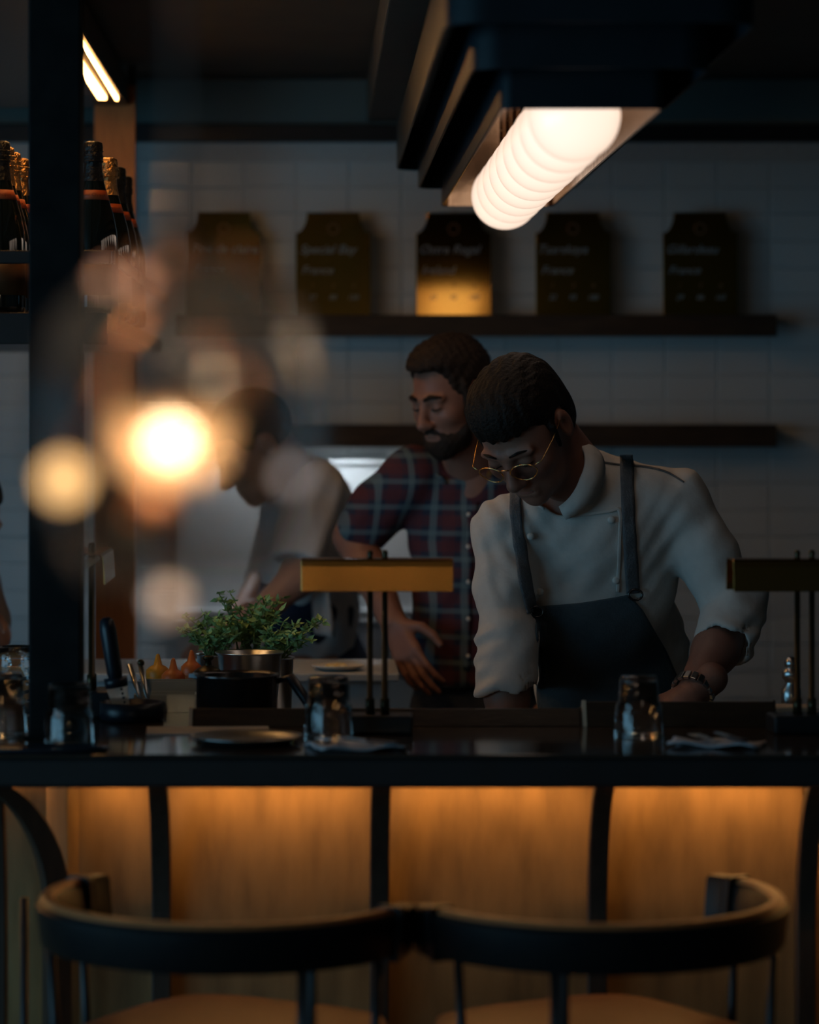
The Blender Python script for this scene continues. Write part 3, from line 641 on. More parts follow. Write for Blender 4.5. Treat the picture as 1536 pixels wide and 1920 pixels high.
# round black tray with grater
D = 4.90; trc = P(247, 1362, D); t = thing('round_dish', 'low round black dish under the grater beside the post', 'dish', (trc.x, D, BT+.0003)); rr = 60*D/FPX
MB().lathe([(0, 0), (rr-.004, 0), (rr, .004), (rr, .031), (rr-.004, .031), (rr-.005, .006), (0, .005)], 40).build('dish', 'plastic_black', t, smooth=True)
g = thing('grater', 'hand grater with a thick black handle leaning up from the black dish', 'grater', (XX(232, D), D, BT+.0065))
top = P(199, 1160, D)-Vector(g.location); mid = P(217, 1275, D)-Vector(g.location); bot = Vector((0, 0, .001))
ax = (mid-top).normalized()
MB().tube([top+ax*(-.002), top+ax*.004, top+ax*.02, top*.5+mid*.5, mid-ax*.012, mid], [.008, .016, .019, .0185, .0175, .014], 16, flat=.75).build('handle', 'plastic_black', g, smooth=True)
MB().tube([mid-ax*.004, mid+ax*.012], [.02, .019], 16).build('collar', 'plastic_black', g, smooth=True)
pl = mid+ax*.013
mb = MB(); sx = Vector((1, 0, -ax.x/ax.z if ax.z else 0)).normalized(); e = bot
for a, b, c, d in ((pl-sx*.018, pl+sx*.018, bot+sx*.012, bot-sx*.012),): mb.add([a, b, c, d, a+Vector((0, .002, 0)), b+Vector((0, .002, 0)), c+Vector((0, .002, 0)), d+Vector((0, .002, 0))], [(0, 1, 2, 3), (4, 7, 6, 5), (0, 4, 5, 1), (1, 5, 6, 2), (2, 6, 7, 3), (3, 7, 4, 0)])
mb.build('blade', 'steel', g)
for q in range(6): MB().sphere(pl*(1-(q+.5)/6.5)+bot*((q+.5)/6.5)+sx*.007+Vector((0, -.0008, 0)), (.0022, .001, .0022), 8, 5).build('tooth', 'plastic_black', g)
# steel food pans, tongs
for n_, (px, py, D, w, d, lab) in enumerate(((313, 1300, 5.06, .05, .03, 'small steel food pan nearest the saucepan'), (318, 1276, 5.18, .05, .022, 'steel food pan behind, below the sauce bottles'))):
    z0 = BT+.0003 if D < 5.09 else .98+.0003; zt = ZZ(py, D)
    t = thing('food_pan', lab, 'pan', (XX(px, D), D, z0), group='steel food pans'); hh = zt-z0
    mb = MB(); o_ = [(-w, -d), (w, -d), (w, d), (-w, d)]
    mb.prism([(-w-.006, hh-.003), (-w-.006, hh), (-w+.002, hh), (-w+.002, .003), (w-.002, .003), (w-.002, hh), (w+.006, hh), (w+.006, hh-.003), (w, hh-.003), (w, 0), (-w, 0), (-w, hh-.003)], lambda u, v, s_: (u, s_, v), -d, d)
    mb.build('tray', 'steel', t, bevel=.0008)
    for s_ in (-1, 1): MB().box(-w-.006, w+.006, s_*d-(.002 if s_ < 0 else -.0002), s_*d+(.002 if s_ > 0 else -.0002), 0, hh+.0005).build('end_wall', 'steel', t)
t = thing('tongs', 'steel tongs leaning on the small food pan', 'tongs', (XX(283, 5.0), 5.0, BT+.0005))
for a, b in (((263, 1244), (282, 1302)), ((243, 1246), (228, 1275))):
    p_ = P(a[0], a[1], 5.05)-Vector(t.location); q_ = Vector((0 if a[0] > 250 else -.012, 0, .001))
    MB().tube([p_, p_*.5+q_*.5, q_], [.0055, .005, .003], 10, flat=.5).build('arm', 'steel', t, smooth=True)
MB().sphere(P(264, 1243, 5.05)-Vector(t.location), .0065, 10, 8).build('hinge', 'brass_dark', t, smooth=True)
# squeeze bottles
for px, py, D, m, w, lab in ((296, 1226, 5.40, 'sauce_yellow', .021, 'yellow sauce bottle with a pointed nozzle, leftmost of three'), (325, 1234, 5.26, 'sauce_orange', .020, 'orange sauce bottle in the middle of three'), (359, 1219, 5.36, 'sauce_orange', .018, 'orange sauce bottle with the tallest nozzle, right of three')):
    z0 = .9803; h = ZZ(py, D)-z0
    t = thing('sauce_bottle', lab, 'bottle', (XX(px, D), D, z0), group='sauce bottles')
    MB().lathe([(0, 0), (w, 0), (w+.001, .01), (w+.001, h-.062), (w-.003, h-.052), (w-.003, h-.05), (0, h-.05)], 24).build('body', m, t, smooth=True)
    MB().lathe([(w+.001, h-.0495), (w+.002, h-.044), (w+.001, h-.030), (w-.005, h-.024), (.008, h-.020), (.0038, h-.003), (.002, h), (0, h)], 24).build('nozzle_cap', m, t, smooth=True)
    MB().lathe([(w+.0015, h-.047), (w+.004, h-.045), (w+.0015, h-.042)], 24).build('cap_ring', m, t, smooth=True)
# pepper mill behind the pan
D = 5.285; t = thing('pepper_mill', 'small brass topped pepper mill behind the saucepan', 'mill', (XX(390, D), D, .9803)); h = ZZ(1229, D)-.98
MB().lathe([(0, 0), (.026, 0), (.024, .02), (.017, .07), (.020, h-.06), (.028, h-.04), (.029, h-.032), (.020, h-.024), (.007, h-.018)], 28).build('body', 'brass_dark', t, smooth=True)
MB().lathe([(.007, h-.018), (.006, h-.010), (.0105, h-.006), (.0105, h-.002), (.005, h), (0, h)], 20).build('knob', 'brass_dark', t, smooth=True)
# steel mill by the right lamp
D = 5.0; t = thing('spice_shaker', 'small steel shaker behind the right hand brass lamp', 'shaker', (XX(1484, D), D, BT+.0003)); h = ZZ(1236, D)-BT
MB().lathe([(0, 0), (.018, 0), (.017, h*.45), (.010, h*.55), (.012, h*.62), (.016, h*.66), (.016, h*.8), (.007, h*.86)], 24).build('body', 'steel', t, smooth=True)
MB().sphere((0, 0, h*.92), .012, 14, 10).build('ball_top', 'steel', t, smooth=True)
t = thing('bread_board', 'small pale board on the bar right of the low ledge', 'board', (XX(1478, 4.93), 4.93, BT+.0003)); MB().box(-.04, .04, -.03, .03, 0, .022).build('slab', 'cream', t, bevel=.004)
# plate of food on the pass
D = 5.87; t = thing('food_plate', 'white plate with yellow food on the kitchen counter', 'plate', (XX(634, D), D, 1.1063))
MB().lathe([(0, .003), (.035, .003), (.05, .009), (.054, .011), (.054, .0095), (.05, .007), (.034, 0), (0, 0)], 40).build('dish', 'ceramic', t, smooth=True)
for q in range(12):
    a = random.uniform(0, 2*PI); rr_ = random.uniform(0, .024); MB().sphere((rr_*math.cos(a), rr_*math.sin(a), .007), (.009, .008, .006), 10, 7).build('morsel', 'food', t, smooth=True)
# steel bowl + herbs
def herb(label, px, D, base_py, n, spread, hgt, lean, seed, pot=True):
    rnd = random.Random(seed); z0 = .9803; zt = ZZ(base_py, D)
    t = thing('potted_herb', label, 'herb', (XX(px, D), D, z0), group='potted kitchen herbs'); hh = zt-z0
    r_ = .036
    MB().lathe([(0, 0), (r_*.8, 0), (r_, hh-.004), (r_+.003, hh), (r_-.003, hh-.001), (r_*.95-.003, hh-.012), (0, hh-.012)], 28).build('pot', 'steel', t, smooth=True)
    MB().lathe([(0, hh-.010), (r_*.93-.003, hh-.0115)], 24).build('soil', 'soil', t)
    st = MB(); lf = MB()
    for i in range(n):
        a = rnd.uniform(0, 2*PI); s0 = Vector((rnd.uniform(-.02, .02), rnd.uniform(-.02, .02), hh-.012)); L = hgt*rnd.uniform(.55, 1.1)
        tip = s0+Vector((math.cos(a)*spread*rnd.uniform(.4, 1)+lean[0], math.sin(a)*spread*.6*rnd.uniform(.2, 1), L+lean[1]*rnd.random()))
        midp = (s0+tip)/2+Vector((rnd.uniform(-.012, .012), 0, .02)); pts = [s0*(1-q)**2+midp*2*q*(1-q)+tip*q*q for q in [k/6 for k in range(7)]]
        st.tube(pts, [.0016-.0001*k for k in range(7)], 5)
        for q in range(2, 7):
            for w_ in range(4):
                c = pts[q]; d = Vector((rnd.uniform(-1, 1), rnd.uniform(-1, 1), rnd.uniform(-.35, .7))).normalized(); l = rnd.uniform(.010, .021); sd = d.cross(Vector((rnd.uniform(-1, 1), rnd.uniform(-1, 1), 1))).normalized()*l*.32; up = d.cross(sd).normalized()*l*.12
                lf.add([c, c+d*l*.4+sd, c+d*l*.45+up, c+d*l*.4-sd, c+d*l], [(0, 1, 2), (0, 2, 3), (1, 4, 2), (2, 4, 3)])
    st.build('stems', 'stem', t); l_ = lf.build('foliage', 'leaf', t); l_['kind'] = 'stuff'
herb('leafy green herb pot on the left beside the sauce bottles', 405, 5.50, 1226, 26, .085, .085, (-.01, .0), 1)
herb('tall leafy herb pot in the middle of the three herbs', 466, 5.56, 1224, 28, .08, .115, (.0, .0), 2)
herb('sprawling herb pot with long stems reaching right', 515, 5.50, 1232, 16, .06, .085, (.035, -.02), 3)
t = thing('mixing_bowl', 'shallow polished steel bowl in front of the herbs', 'bowl', (XX(468, 5.40), 5.40, .9803)); h = ZZ(1222, 5.40)-.98; rr = 62*5.4/FPX
MB().lathe([(0, 0), (rr*.45, 0), (rr*.6, .01), (rr*.86, h*.6), (rr*.97, h-.006), (rr*1.04, h-.002), (rr*1.04, h), (rr*.95, h-.002), (rr*.84, h*.6), (rr*.58, .013), (0, .006)], 40).build('bowl', 'steel', t, smooth=True)
# ------------------------------------------------------------------ people: signed distance modelling -> one continuous surface
def npv(v): return np.array(v, dtype=np.float32)
class SDF:
    def __init__(s, lo, hi, h):
        s.lo = npv(lo); s.h = h; s.n = np.ceil((npv(hi)-s.lo)/h).astype(int)+1
        s.ax = [s.lo[i]+h*np.arange(s.n[i], dtype=np.float32) for i in range(3)]; s.F = np.full(tuple(s.n), 1.0, np.float32)
    def win(s, lo, hi):
        a = np.clip(np.floor((npv(lo)-s.lo)/s.h).astype(int), 0, s.n-1); b = np.clip(np.ceil((npv(hi)-s.lo)/s.h).astype(int)+1, 1, s.n)
        sl = tuple(slice(a[i], max(b[i], a[i]+1)) for i in range(3))
        return sl, np.meshgrid(*[s.ax[i][sl[i]] for i in range(3)], indexing='ij', sparse=True)
    def put(s, sl, d, k, op):
        F = s.F[sl]
        if op == 'u':
            q = np.maximum(k-np.abs(F-d), 0)/k; s.F[sl] = np.minimum(F, d)-q*q*k*.25
        else:
            d = -d if op == 's' else d; q = np.maximum(k-np.abs(F-d), 0)/k; s.F[sl] = np.maximum(F, d)+q*q*k*.25
    def cap(s, a, b, ra, rb=None, k=.02, op='u', sq=None):
        rb = ra if rb is None else rb; a = npv(a); b = npv(b); m = max(ra, rb)+k+3*s.h
        sl, (x, y, z) = s.win(np.minimum(a, b)-m, np.maximum(a, b)+m); ab = b-a; L = float(ab@ab)+1e-9
        t = np.clip(((x-a[0])*ab[0]+(y-a[1])*ab[1]+(z-a[2])*ab[2])/L, 0, 1)
        d = np.sqrt((x-a[0]-t*ab[0])**2+(y-a[1]-t*ab[1])**2+(z-a[2]-t*ab[2])**2)-(ra+(rb-ra)*t)
        s.put(sl, d, k, op); return s
    def chain(s, pts, rs, k=.02):
        for i in range(len(pts)-1): s.cap(pts[i], pts[i+1], rs[i], rs[i+1], k)
        return s
    def ell(s, c, r, R=None, k=.02, op='u'):
        c = npv(c); r = npv(r); R = np.eye(3, dtype=np.float32) if R is None else R; m = float(r.max())+k+3*s.h
        sl, (x, y, z) = s.win(c-m, c+m); X, Y, Z = x-c[0], y-c[1], z-c[2]
        q = [X*R[0, i]+Y*R[1, i]+Z*R[2, i] for i in range(3)]
        k0 = np.sqrt(sum((q[i]/r[i])**2 for i in range(3)))+1e-6; k1 = np.sqrt(sum((q[i]/r[i]**2)**2 for i in range(3)))+1e-6
        s.put(sl, k0*(k0-1)/k1, k, op); return s
    def box(s, c, hf, R=None, rad=.005, k=.01, op='u'):
        c = npv(c); hf = npv(hf); R = np.eye(3, dtype=np.float32) if R is None else R; m = float(np.sqrt((hf**2).sum()))+k+3*s.h
        sl, (x, y, z) = s.win(c-m, c+m); X, Y, Z = x-c[0], y-c[1], z-c[2]
        q = [np.abs(X*R[0, i]+Y*R[1, i]+Z*R[2, i])-(hf[i]-rad) for i in range(3)]
        d = np.sqrt(sum(np.maximum(v, 0)**2 for v in q))+np.minimum(np.maximum(np.maximum(q[0], q[1]), q[2]), 0)-rad
        s.put(sl, d, k, op); return s
    def plane(s, p, n, k=.006):
        """keep the side the normal points away from"""
        p = npv(p); n = npv(n)/np.linalg.norm(n); x, y, z = np.meshgrid(*s.ax, indexing='ij', sparse=True)
        d = (x-p[0])*n[0]+(y-p[1])*n[1]+(z-p[2])*n[2]; s.put((slice(None),)*3, d, k, 'i'); return s
    def wrinkle(s, fn): s.F += fn(*np.meshgrid(*s.ax, indexing='ij', sparse=True)).astype(np.float32); return s
    def nets(s):
        F = s.F; F[0] = F[-1] = 1; F[:, 0] = F[:, -1] = 1; F[:, :, 0] = F[:, :, -1] = 1
        I = F < 0; n = s.n-1
        c = [(i, j, k) for i in (0, 1) for j in (0, 1) for k in (0, 1)]
        cnt = sum(I[i:i+n[0], j:j+n[1], k:k+n[2]].astype(np.int8) for i, j, k in c)
        idx = np.argwhere((cnt > 0) & (cnt < 8)); V = np.stack([F[idx[:, 0]+i, idx[:, 1]+j, idx[:, 2]+k] for i, j, k in c], 1)
        acc = np.zeros((len(idx), 3)); num = np.zeros(len(idx))
        for a in range(8):
            for b in range(a+1, 8):
                if sum(abs(c[a][q]-c[b][q]) for q in range(3)) != 1: continue
                m = (V[:, a] < 0) != (V[:, b] < 0); t = V[:, a]/(V[:, a]-V[:, b]+1e-12); t = np.where(m, t, 0)
                p = np.array(c[a])[None]+t[:, None]*(np.array(c[b])-np.array(c[a]))[None]; acc += p*m[:, None]; num += m
        v = s.lo[None]+(idx+acc/num[:, None])*s.h
        vid = np.full(tuple(n), -1, np.int64); vid[tuple(idx.T)] = np.arange(len(idx)); faces = []
        for ax in range(3):
            u, w = (ax+1) % 3, (ax+2) % 3
            A = np.take(I, range(0, s.n[ax]-1), ax); B = np.take(I, range(1, s.n[ax]), ax); e = np.argwhere(A != B)
            e = e[(e[:, u] > 0) & (e[:, w] > 0) & (e[:, u] < n[u]) & (e[:, w] < n[w])]
            ins = I[tuple(e.T)]
            def g(du, dw):
                q = e.copy(); q[:, u] += du; q[:, w] += dw; return vid[tuple(q.T)]
            f = np.stack([g(-1, -1), g(0, -1), g(0, 0), g(-1, 0)], 1); f[~ins] = f[~ins][:, ::-1]; faces.append(f)
        return v, np.concatenate(faces)
def make_mesh(name, parts):
    vs, fs, b = [], [], 0
    for v, f in parts: vs.append(v); fs.append(f+b); b += len(v)
    v = np.concatenate(vs); f = np.concatenate(fs); me = bpy.data.meshes.new(name)
    me.vertices.add(len(v)); me.vertices.foreach_set('co', v.astype(np.float32).ravel()); me.loops.add(len(f)*4); me.loops.foreach_set('vertex_index', f.ravel().astype(np.int32))
    me.polygons.add(len(f)); me.polygons.foreach_set('loop_start', np.arange(len(f), dtype=np.int32)*4); me.polygons.foreach_set('loop_total', np.full(len(f), 4, np.int32))
    me.update(); me.validate(); return me
def put(name, parts, m, root, smooth_it=2):
    me = make_mesh(name, parts); me.transform(Matrix.Translation(-Vector(root.location)))
    o = link(name, me, m, root, True)
    if smooth_it: md = o.modifiers.new('relax', 'SMOOTH'); md.factor = .5; md.iterations = smooth_it
    return o
def frame(yaw, pitch, roll=0.):
    """head axes: columns his-left, forward, up. yaw>0 turns to the viewer's left, pitch>0 looks down"""
    y, p, r = math.radians(yaw), math.radians(pitch), math.radians(roll)
    h = np.array((-math.sin(y), -math.cos(y), 0)); z = np.array((0, 0, 1.)); f = h*math.cos(p)-z*math.sin(p); u = h*math.sin(p)+z*math.cos(p); l = np.cross(f, u)*-1
    l2 = l*math.cos(r)+u*math.sin(r); u2 = u*math.cos(r)-l*math.sin(r)
    return np.stack([l2, f, u2], 1).astype(np.float32)
def head(s, C, R, sc=1., k=.02):
    T = lambda *p: npv(C)+R@(npv(p)*sc); E = lambda c, r, k=.015, op='u': s.ell(T(*c), npv(r)*sc, R, k, op)
    CC = lambda a, b, ra, rb=None, k=.008: s.cap(T(*a), T(*b), ra*sc, (rb or ra)*sc, k)
    E((0, -.012, .032), (.076, .097, .092)); E((0, .036, -.03), (.063, .060, .092), .03); E((0, .038, -.085), (.052, .052, .034), .025)
    E((0, .076, -.108), (.020, .016, .016), .02)
    for q in (-1, 1):
        E((q*.040, .066, -.030), (.022, .022, .020), .02); E((q*.034, .105, -.004), (.019, .016, .013), .014, 's')
        E((q*.0325, .082, -.004), (.0145, .0135, .0125), .004); CC((q*.012, .092, .017), (q*.048, .082, .016), .008, .007, .012)
        E((q*.0125, .103, -.043), (.0085, .011, .008), .006); E((q*.080, -.008, -.008), (.008, .019, .031), .006); E((q*.0865, -.001, -.006), (.006, .009, .017), .006, 's')
    CC((0, .092, .008), (0, .116, -.036), .0075, .0115, .012); E((0, .114, -.039), (.0115, .0115, .010), .008)
    CC((-.019, .089, -.070), (.019, .089, -.070), .0065, None, .008); CC((-.017, .088, -.081), (.017, .088, -.081), .0075, None, .008)
    E((0, .102, -.0755), (.024, .012, .0014), .003, 's')
    return T
def hand(s, Wp, d, n, thumb, curl=(.35, .5, .35), sc=1., spread=.06):
    """wrist, direction of the fingers, palm normal, side the thumb leaves on (+1/-1)"""
    d = npv(d)/np.linalg.norm(d); n = npv(n); n = n-d*(n@d); n /= np.linalg.norm(n); sd = np.cross(d, n)*thumb; W0 = npv(Wp)
    L = ((.046, .026, .021), (.050, .030, .022), (.046, .028, .021), (.036, .021, .019)); off = (.026, .009, -.009, -.026); ml = (.090, .094, .089, .081)
    for q in range(4):
        base = W0+d*.01*sc+sd*off[q]*.6*sc; kn = W0+d*ml[q]*sc+sd*off[q]*sc; s.cap(base, kn, .014*sc, .0115*sc, .012)
        a = 0.; p = kn; dd = d+sd*spread*(1.5-q)*.5; dd /= np.linalg.norm(dd)
        for j in range(3):
            a += curl[j]; v = dd*math.cos(a)+n*math.sin(a); e = p+v*L[q][j]*sc; r0 = (.0095, .0086, .0078)[j]*sc; s.cap(p, e, r0, (.0086, .0078, .0066)[j]*sc, .003); p = e
    p = W0+d*.025*sc+sd*.022*sc; q1 = p+(d*.6+sd*.75+n*.25)*.042*sc; q2 = q1+(d*.85+sd*.35+n*.35)*.032*sc; q3 = q2+(d*.95+sd*.05+n*.35)*.026*sc
    s.cap(p, q1, .015*sc, .0115*sc, .010); s.cap(q1, q2, .0112*sc, .0098*sc, .004); s.cap(q2, q3, .0098*sc, .0076*sc, .003)
def bvh_of(parts):
    vs, fs, b = [], [], 0
    for v, f in parts: vs += [tuple(x) for x in v]; fs += [tuple(int(i)+b for i in q) for q in f]; b += len(v)
    return BVHTree.FromPolygons(vs, fs)
CAMP = Vector((0, 0, CAMZ))
def drape(bvh, px, py, off, fallback):
    d = (P(px, py, 1.)-CAMP).normalized(); h = bvh.ray_cast(CAMP+d*4.9, d)
    if h[0] is None: return P(px, py, fallback[0])-Vector((0, off, 0))
    n = h[1] if h[1].dot(d) < 0 else -h[1]; fallback[0] = h[0].y
    return h[0]+n*off
def strip(name, bvh, path, wpx, off, th, m, root, n=40, fb=5.4, wfun=None):
    """cloth band laid over a surface along an image path"""
    pts = []
    for i in range(n+1):
        t = i/n*(len(path)-1); a = min(int(t), len(path)-2); u = t-a
        p0 = path[max(a-1, 0)]; p1 = path[a]; p2 = path[a+1]; p3 = path[min(a+2, len(path)-1)]
        pts.append([.5*((2*p1[q])+(p2[q]-p0[q])*u+(2*p0[q]-5*p1[q]+4*p2[q]-p3[q])*u*u+(3*p1[q]-p0[q]-3*p2[q]+p3[q])*u**3) for q in (0, 1)])
    mb = MB(); vs = []; fs = []; f_ = [fb]; K = 5
    for i, (x, y) in enumerate(pts):
        a = pts[max(i-1, 0)]; b = pts[min(i+1, n)]; tx, ty = b[0]-a[0], b[1]-a[1]; l = math.hypot(tx, ty) or 1
        w = wfun(i/n)*wpx if wfun else wpx
        for j in range(K): q = (j/(K-1)-.5)*w; vs.append(drape(bvh, x-ty/l*q, y+tx/l*q, off, f_)-Vector(root.location))
    for i in range(n):
        for j in range(K-1): fs.append((i*K+j, i*K+j+1, (i+1)*K+j+1, (i+1)*K+j))
    mb.add(vs, fs); o = mb.build(name, m, root, smooth=True); s_ = o.modifiers.new('thick', 'SOLIDIFY'); s_.thickness = th; s_.offset = 0
    sm = o.modifiers.new('relax', 'SMOOTH'); sm.iterations = 3; return o
def patch(name, bvh, left, right, off, th, m, root, nu=26, nv=40, fb=5.4, fold=0.):
    """cloth panel laid over a surface between two image edges; edges are lists of image points from top to bottom"""
    def at(e, t):
        t *= len(e)-1; a = min(int(t), len(e)-2); u = t-a; return (e[a][0]*(1-u)+e[a+1][0]*u, e[a][1]*(1-u)+e[a+1][1]*u)
    vs = []; fs = []; f_ = [fb]; mb = MB()
    for i in range(nv+1):
        L_, R_ = at(left, i/nv), at(right, i/nv)
        for j in range(nu+1):
            u = j/nu; sag = math.sin(u*PI)*8*(1-i/nv); x = L_[0]*(1-u)+R_[0]*u; y = L_[1]*(1-u)+R_[1]*u+sag*.6
            w = fold*(math.sin(x*.055+y*.02+math.sin(y*.018)*1.5)*.6+math.sin(x*.021-y*.03)*.6)*min(1, i/nv*2.5)
            vs.append(drape(bvh, x, y, off+w, f_)-Vector(root.location))
    for i in range(nv):
        for j in range(nu): fs.append((i*(nu+1)+j, i*(nu+1)+j+1, (i+1)*(nu+1)+j+1, (i+1)*(nu+1)+j))
    mb.add(vs, fs); o = mb.build(name, m, root, smooth=True); sm = o.modifiers.new('relax', 'SMOOTH'); sm.iterations = 4
    s_ = o.modifiers.new('thick', 'SOLIDIFY'); s_.thickness = th; s_.offset = 0; return o
def collar_band(name, c, n, rx, h, m, root, gap=.35, flare=.004, th=.0035, front=None, ry=None):
    """standing collar round the axis n, open towards 'front'"""
    n = Vector(n).normalized(); f = Vector(front); f = (f-n*f.dot(n)).normalized(); s_ = n.cross(f); vs = []; fs = []; N = 40; mb = MB(); ry = ry or rx
    for i in range(N+1):
        a = gap+(2*PI-2*gap)*i/N; e = f*math.cos(a)*ry+s_*math.sin(a)*rx; hh = h*(.55+.45*min(1, min(i, N-i)/7)) 
        for q, w in ((0, 0), (.5, .3), (1, 1)): vs.append(Vector(c)+e*(1+flare/rx*w*(1 if q else 1))+n*hh*q-Vector(root.location))
    for i in range(N):
        for q in range(2): fs.append((i*3+q, (i+1)*3+q, (i+1)*3+q+1, i*3+q+1))
    mb.add(vs, fs); o = mb.build(name, m, root, smooth=True); md = o.modifiers.new('thick', 'SOLIDIFY'); md.thickness = th; md.offset = 0; return o
def legs(s, pel, x0, x1, yf, up, r=(.085, .055, .042), k=.03):
    for x in (x0, x1):
        s.cap(pel+Vector(((x-pel.x)*.6, 0, -.02)), (x, yf-.02, .50), r[0], r[1], k); s.cap((x, yf-.02, .50), (x, yf+.01, .09), r[1], r[2], .02)
def shoes(x0, x1, yf, root, m='shoe'):
    for x in (x0, x1):
        L_ = Vector(root.location); mb = MB(); mb.prism([(-.045, -.16), (.045, -.16), (.048, .03), (.038, .10), (-.038, .10), (-.048, .03)], lambda u, v, w_: (x+u-L_.x, yf+v-L_.y, w_), 0.001, .07)
        mb.build('shoe', m, root, bevel=.02, seg=3)

# ---- the bespectacled chef
chef = thing('person', 'chef in white jacket and grey apron with glasses, bending over his work', 'person', (XX(1170, 5.75), 5.75, 0))
q_ = lambda px, py, D: P(px, py, D)
HC = q_(984, 800, 5.33); HR = frame(30, 45, 7)
neck0 = q_(1082, 893, 5.46)
body = SDF((HC.x-.16, 5.12, HC.z-.24), (HC.x+.26, 5.62, HC.z+.16), .0027)
T = head(body, HC, HR, 1.0)
body.cap(T(0, -.045, -.055), neck0, .054, .060, .03); body.cap(T(0, .02, -.075), neck0+Vector((-.01, -.03, -.01)), .036, .05, .03)
hd = body.nets()
pel = q_(1170, 1490, 5.80)
b2 = SDF((.18, 4.95, -.0), (1.02, 6.05, 1.56), .006)
shL, shR = q_(950, 990, 5.45), q_(1268, 940, 5.47)
b2.ell(q_(1105, 1040, 5.52), (.155, .095, .19)); b2.ell(q_(1145, 1270, 5.66), (.135, .09, .2), k=.06); b2.ell(pel, (.15, .1, .13), k=.05)
b2.cap(shL, neck0+Vector((0, 0, -.05)), .045, .05, .04); b2.cap(shR, neck0+Vector((0, 0, -.05)), .045, .05, .04); b2.cap(neck0+Vector((0, 0, -.06)), neck0, .06, .057, .03)
elL, elR = q_(951, 1235, 5.38), q_(1372, 1165, 5.42); wrL, wrR = q_(952, 1395, 5.33), q_(1296, 1303, 5.27)
b2.chain([shL, elL], [.046, .040]); b2.chain([elL, elL*.55+wrL*.45, wrL], [.041, .040, .028]); b2.chain([shR, elR], [.046, .041]); b2.chain([elR, elR*.6+wrR*.4, wrR], [.042, .041, .029])
legs(b2, pel, pel.x-.10, pel.x+.10, 5.80, None)
bdy = b2.nets()
hands_ = []
for Wp, dd, nn, th in ((wrL, (.8, -.42, -.12), (0, -.1, -1), 1), (wrR, (-.75, -.25, -.55), (-.4, .1, -.8), -1)):
    g = SDF(npv(Wp)-.2, npv(Wp)+.2, .004); g.cap(Wp-Vector(dd).normalized()*.05, Wp+Vector(dd).normalized()*.02, .030, .027, .01); hand(g, Wp, dd, nn, th, (.12, .25, .2)); hands_.append(g.nets())
put('body', [hd, bdy]+hands_, 'skin', chef)
# hair
hs = SDF(npv(HC)-.17, npv(HC)+.17, .0027); TE = lambda c, r, k=.012, op='u': hs.ell(T(*c), r, HR, k, op)
TE((0, -.012, .040), (.0815, .104, .096)); TE((0, .03, .078), (.064, .064, .056), .03); TE((0, -.06, -.02), (.070, .055, .07), .03)
hs.box(T(0, .115, -.075), (.12, .075, .125), HR, .02, .012, 's'); hs.box(T(0, .07, -.13), (.12, .12, .09), HR, .01, .01, 's')
for q in (-1, 1): hs.ell(T(q*.085, -.005, -.012), (.03, .030, .042), HR, .008, 's')
hs.cap(T(-.078, .030, .02), T(-.076, .034, -.022), .007, .004, .008); hs.cap(T(.078, .030, .02), T(.076, .034, -.022), .007, .004, .008)
Ri = HR.T; c0 = npv(HC)
def strands(x, y, z):
    X, Y, Z = x-c0[0], y-c0[1], z-c0[2]; l = X*HR[0, 0]+Y*HR[1, 0]+Z*HR[2, 0]; f = X*HR[0, 1]+Y*HR[1, 1]+Z*HR[2, 1]; u = X*HR[0, 2]+Y*HR[1, 2]+Z*HR[2, 2]
    return .0016*np.sin(l*420+np.sin(f*60)*2+u*50)*np.sin(f*90+l*160)+.0012*np.sin(l*240-f*70)
hs.wrinkle(strands); put('hair', [hs.nets()], 'hair', chef, 1)
for q in (-1, 1):
    MB().tube([Vector(T(q*.014, .1005, .020))-Vector(chef.location), Vector(T(q*.032, .097, .026))-Vector(chef.location), Vector(T(q*.052, .082, .018))-Vector(chef.location)], [.0018, .0026, .0012], 8).build('eyebrow', 'hair', chef, smooth=True)
    MB().tube([Vector(T(q*(.0325-.013), .0925, -.007))-Vector(chef.location), Vector(T(q*.0325, .0968, -.0095))-Vector(chef.location), Vector(T(q*(.0325+.013), .0885, -.006))-Vector(chef.location)], .0011, 6).build('eyelashes', 'hair', chef, smooth=True)
MB().sphere(Vector(T(0, .0935, -.0765))-Vector(chef.location), (.018, .004, .007), 14, 8, Matrix([list(r_) for r_ in HR])).build('lips', 'lip', chef, smooth=True)
# glasses
gl = MB(); L0 = Vector(chef.location)
def rim(q):
    pts = []
    for i in range(28):
        a = 2*PI*i/28; x = .0265*math.cos(a); z = .0205*math.sin(a)
        if z > 0: z *= .82
        else: x *= 1-.18*abs(z)/.02
        pts.append(Vector(T(q*(.0345+x), .1165-abs(.0345+x)*.16, -.008+z))-L0)
    return pts
rl = rim(1); gl.tube(rl, .0012, 7, closed=True); go = gl.build('glasses', 'gold_wire', chef, smooth=True)
MB().tube(rim(-1), .0012, 7, closed=True).build('rim', 'gold_wire', go, smooth=True)
MB().tube([Vector(T(-.009, .1155, .002))-L0, Vector(T(0, .1175, .005))-L0, Vector(T(.009, .1155, .002))-L0], .0011, 7).build('bridge', 'gold_wire', go, smooth=True)
for q in (-1, 1):
    MB().tube([Vector(T(q*.061, .107, .003))-L0, Vector(T(q*.073, .099, .004))-L0, Vector(T(q*.081, .05, .008))-L0, Vector(T(q*.083, .005, .012))-L0, Vector(T(q*.082, -.015, -.006))-L0], .0012, 7).build('temple', 'gold_wire', go, smooth=True)
    lp = rim(q); ctr = sum(lp, Vector())/len(lp); me = MB(); me.add(lp+[ctr], [(i, (i+1) % 28, 28) for i in range(28)]); o = me.build('lens', 'lens_glass', go, smooth=True)
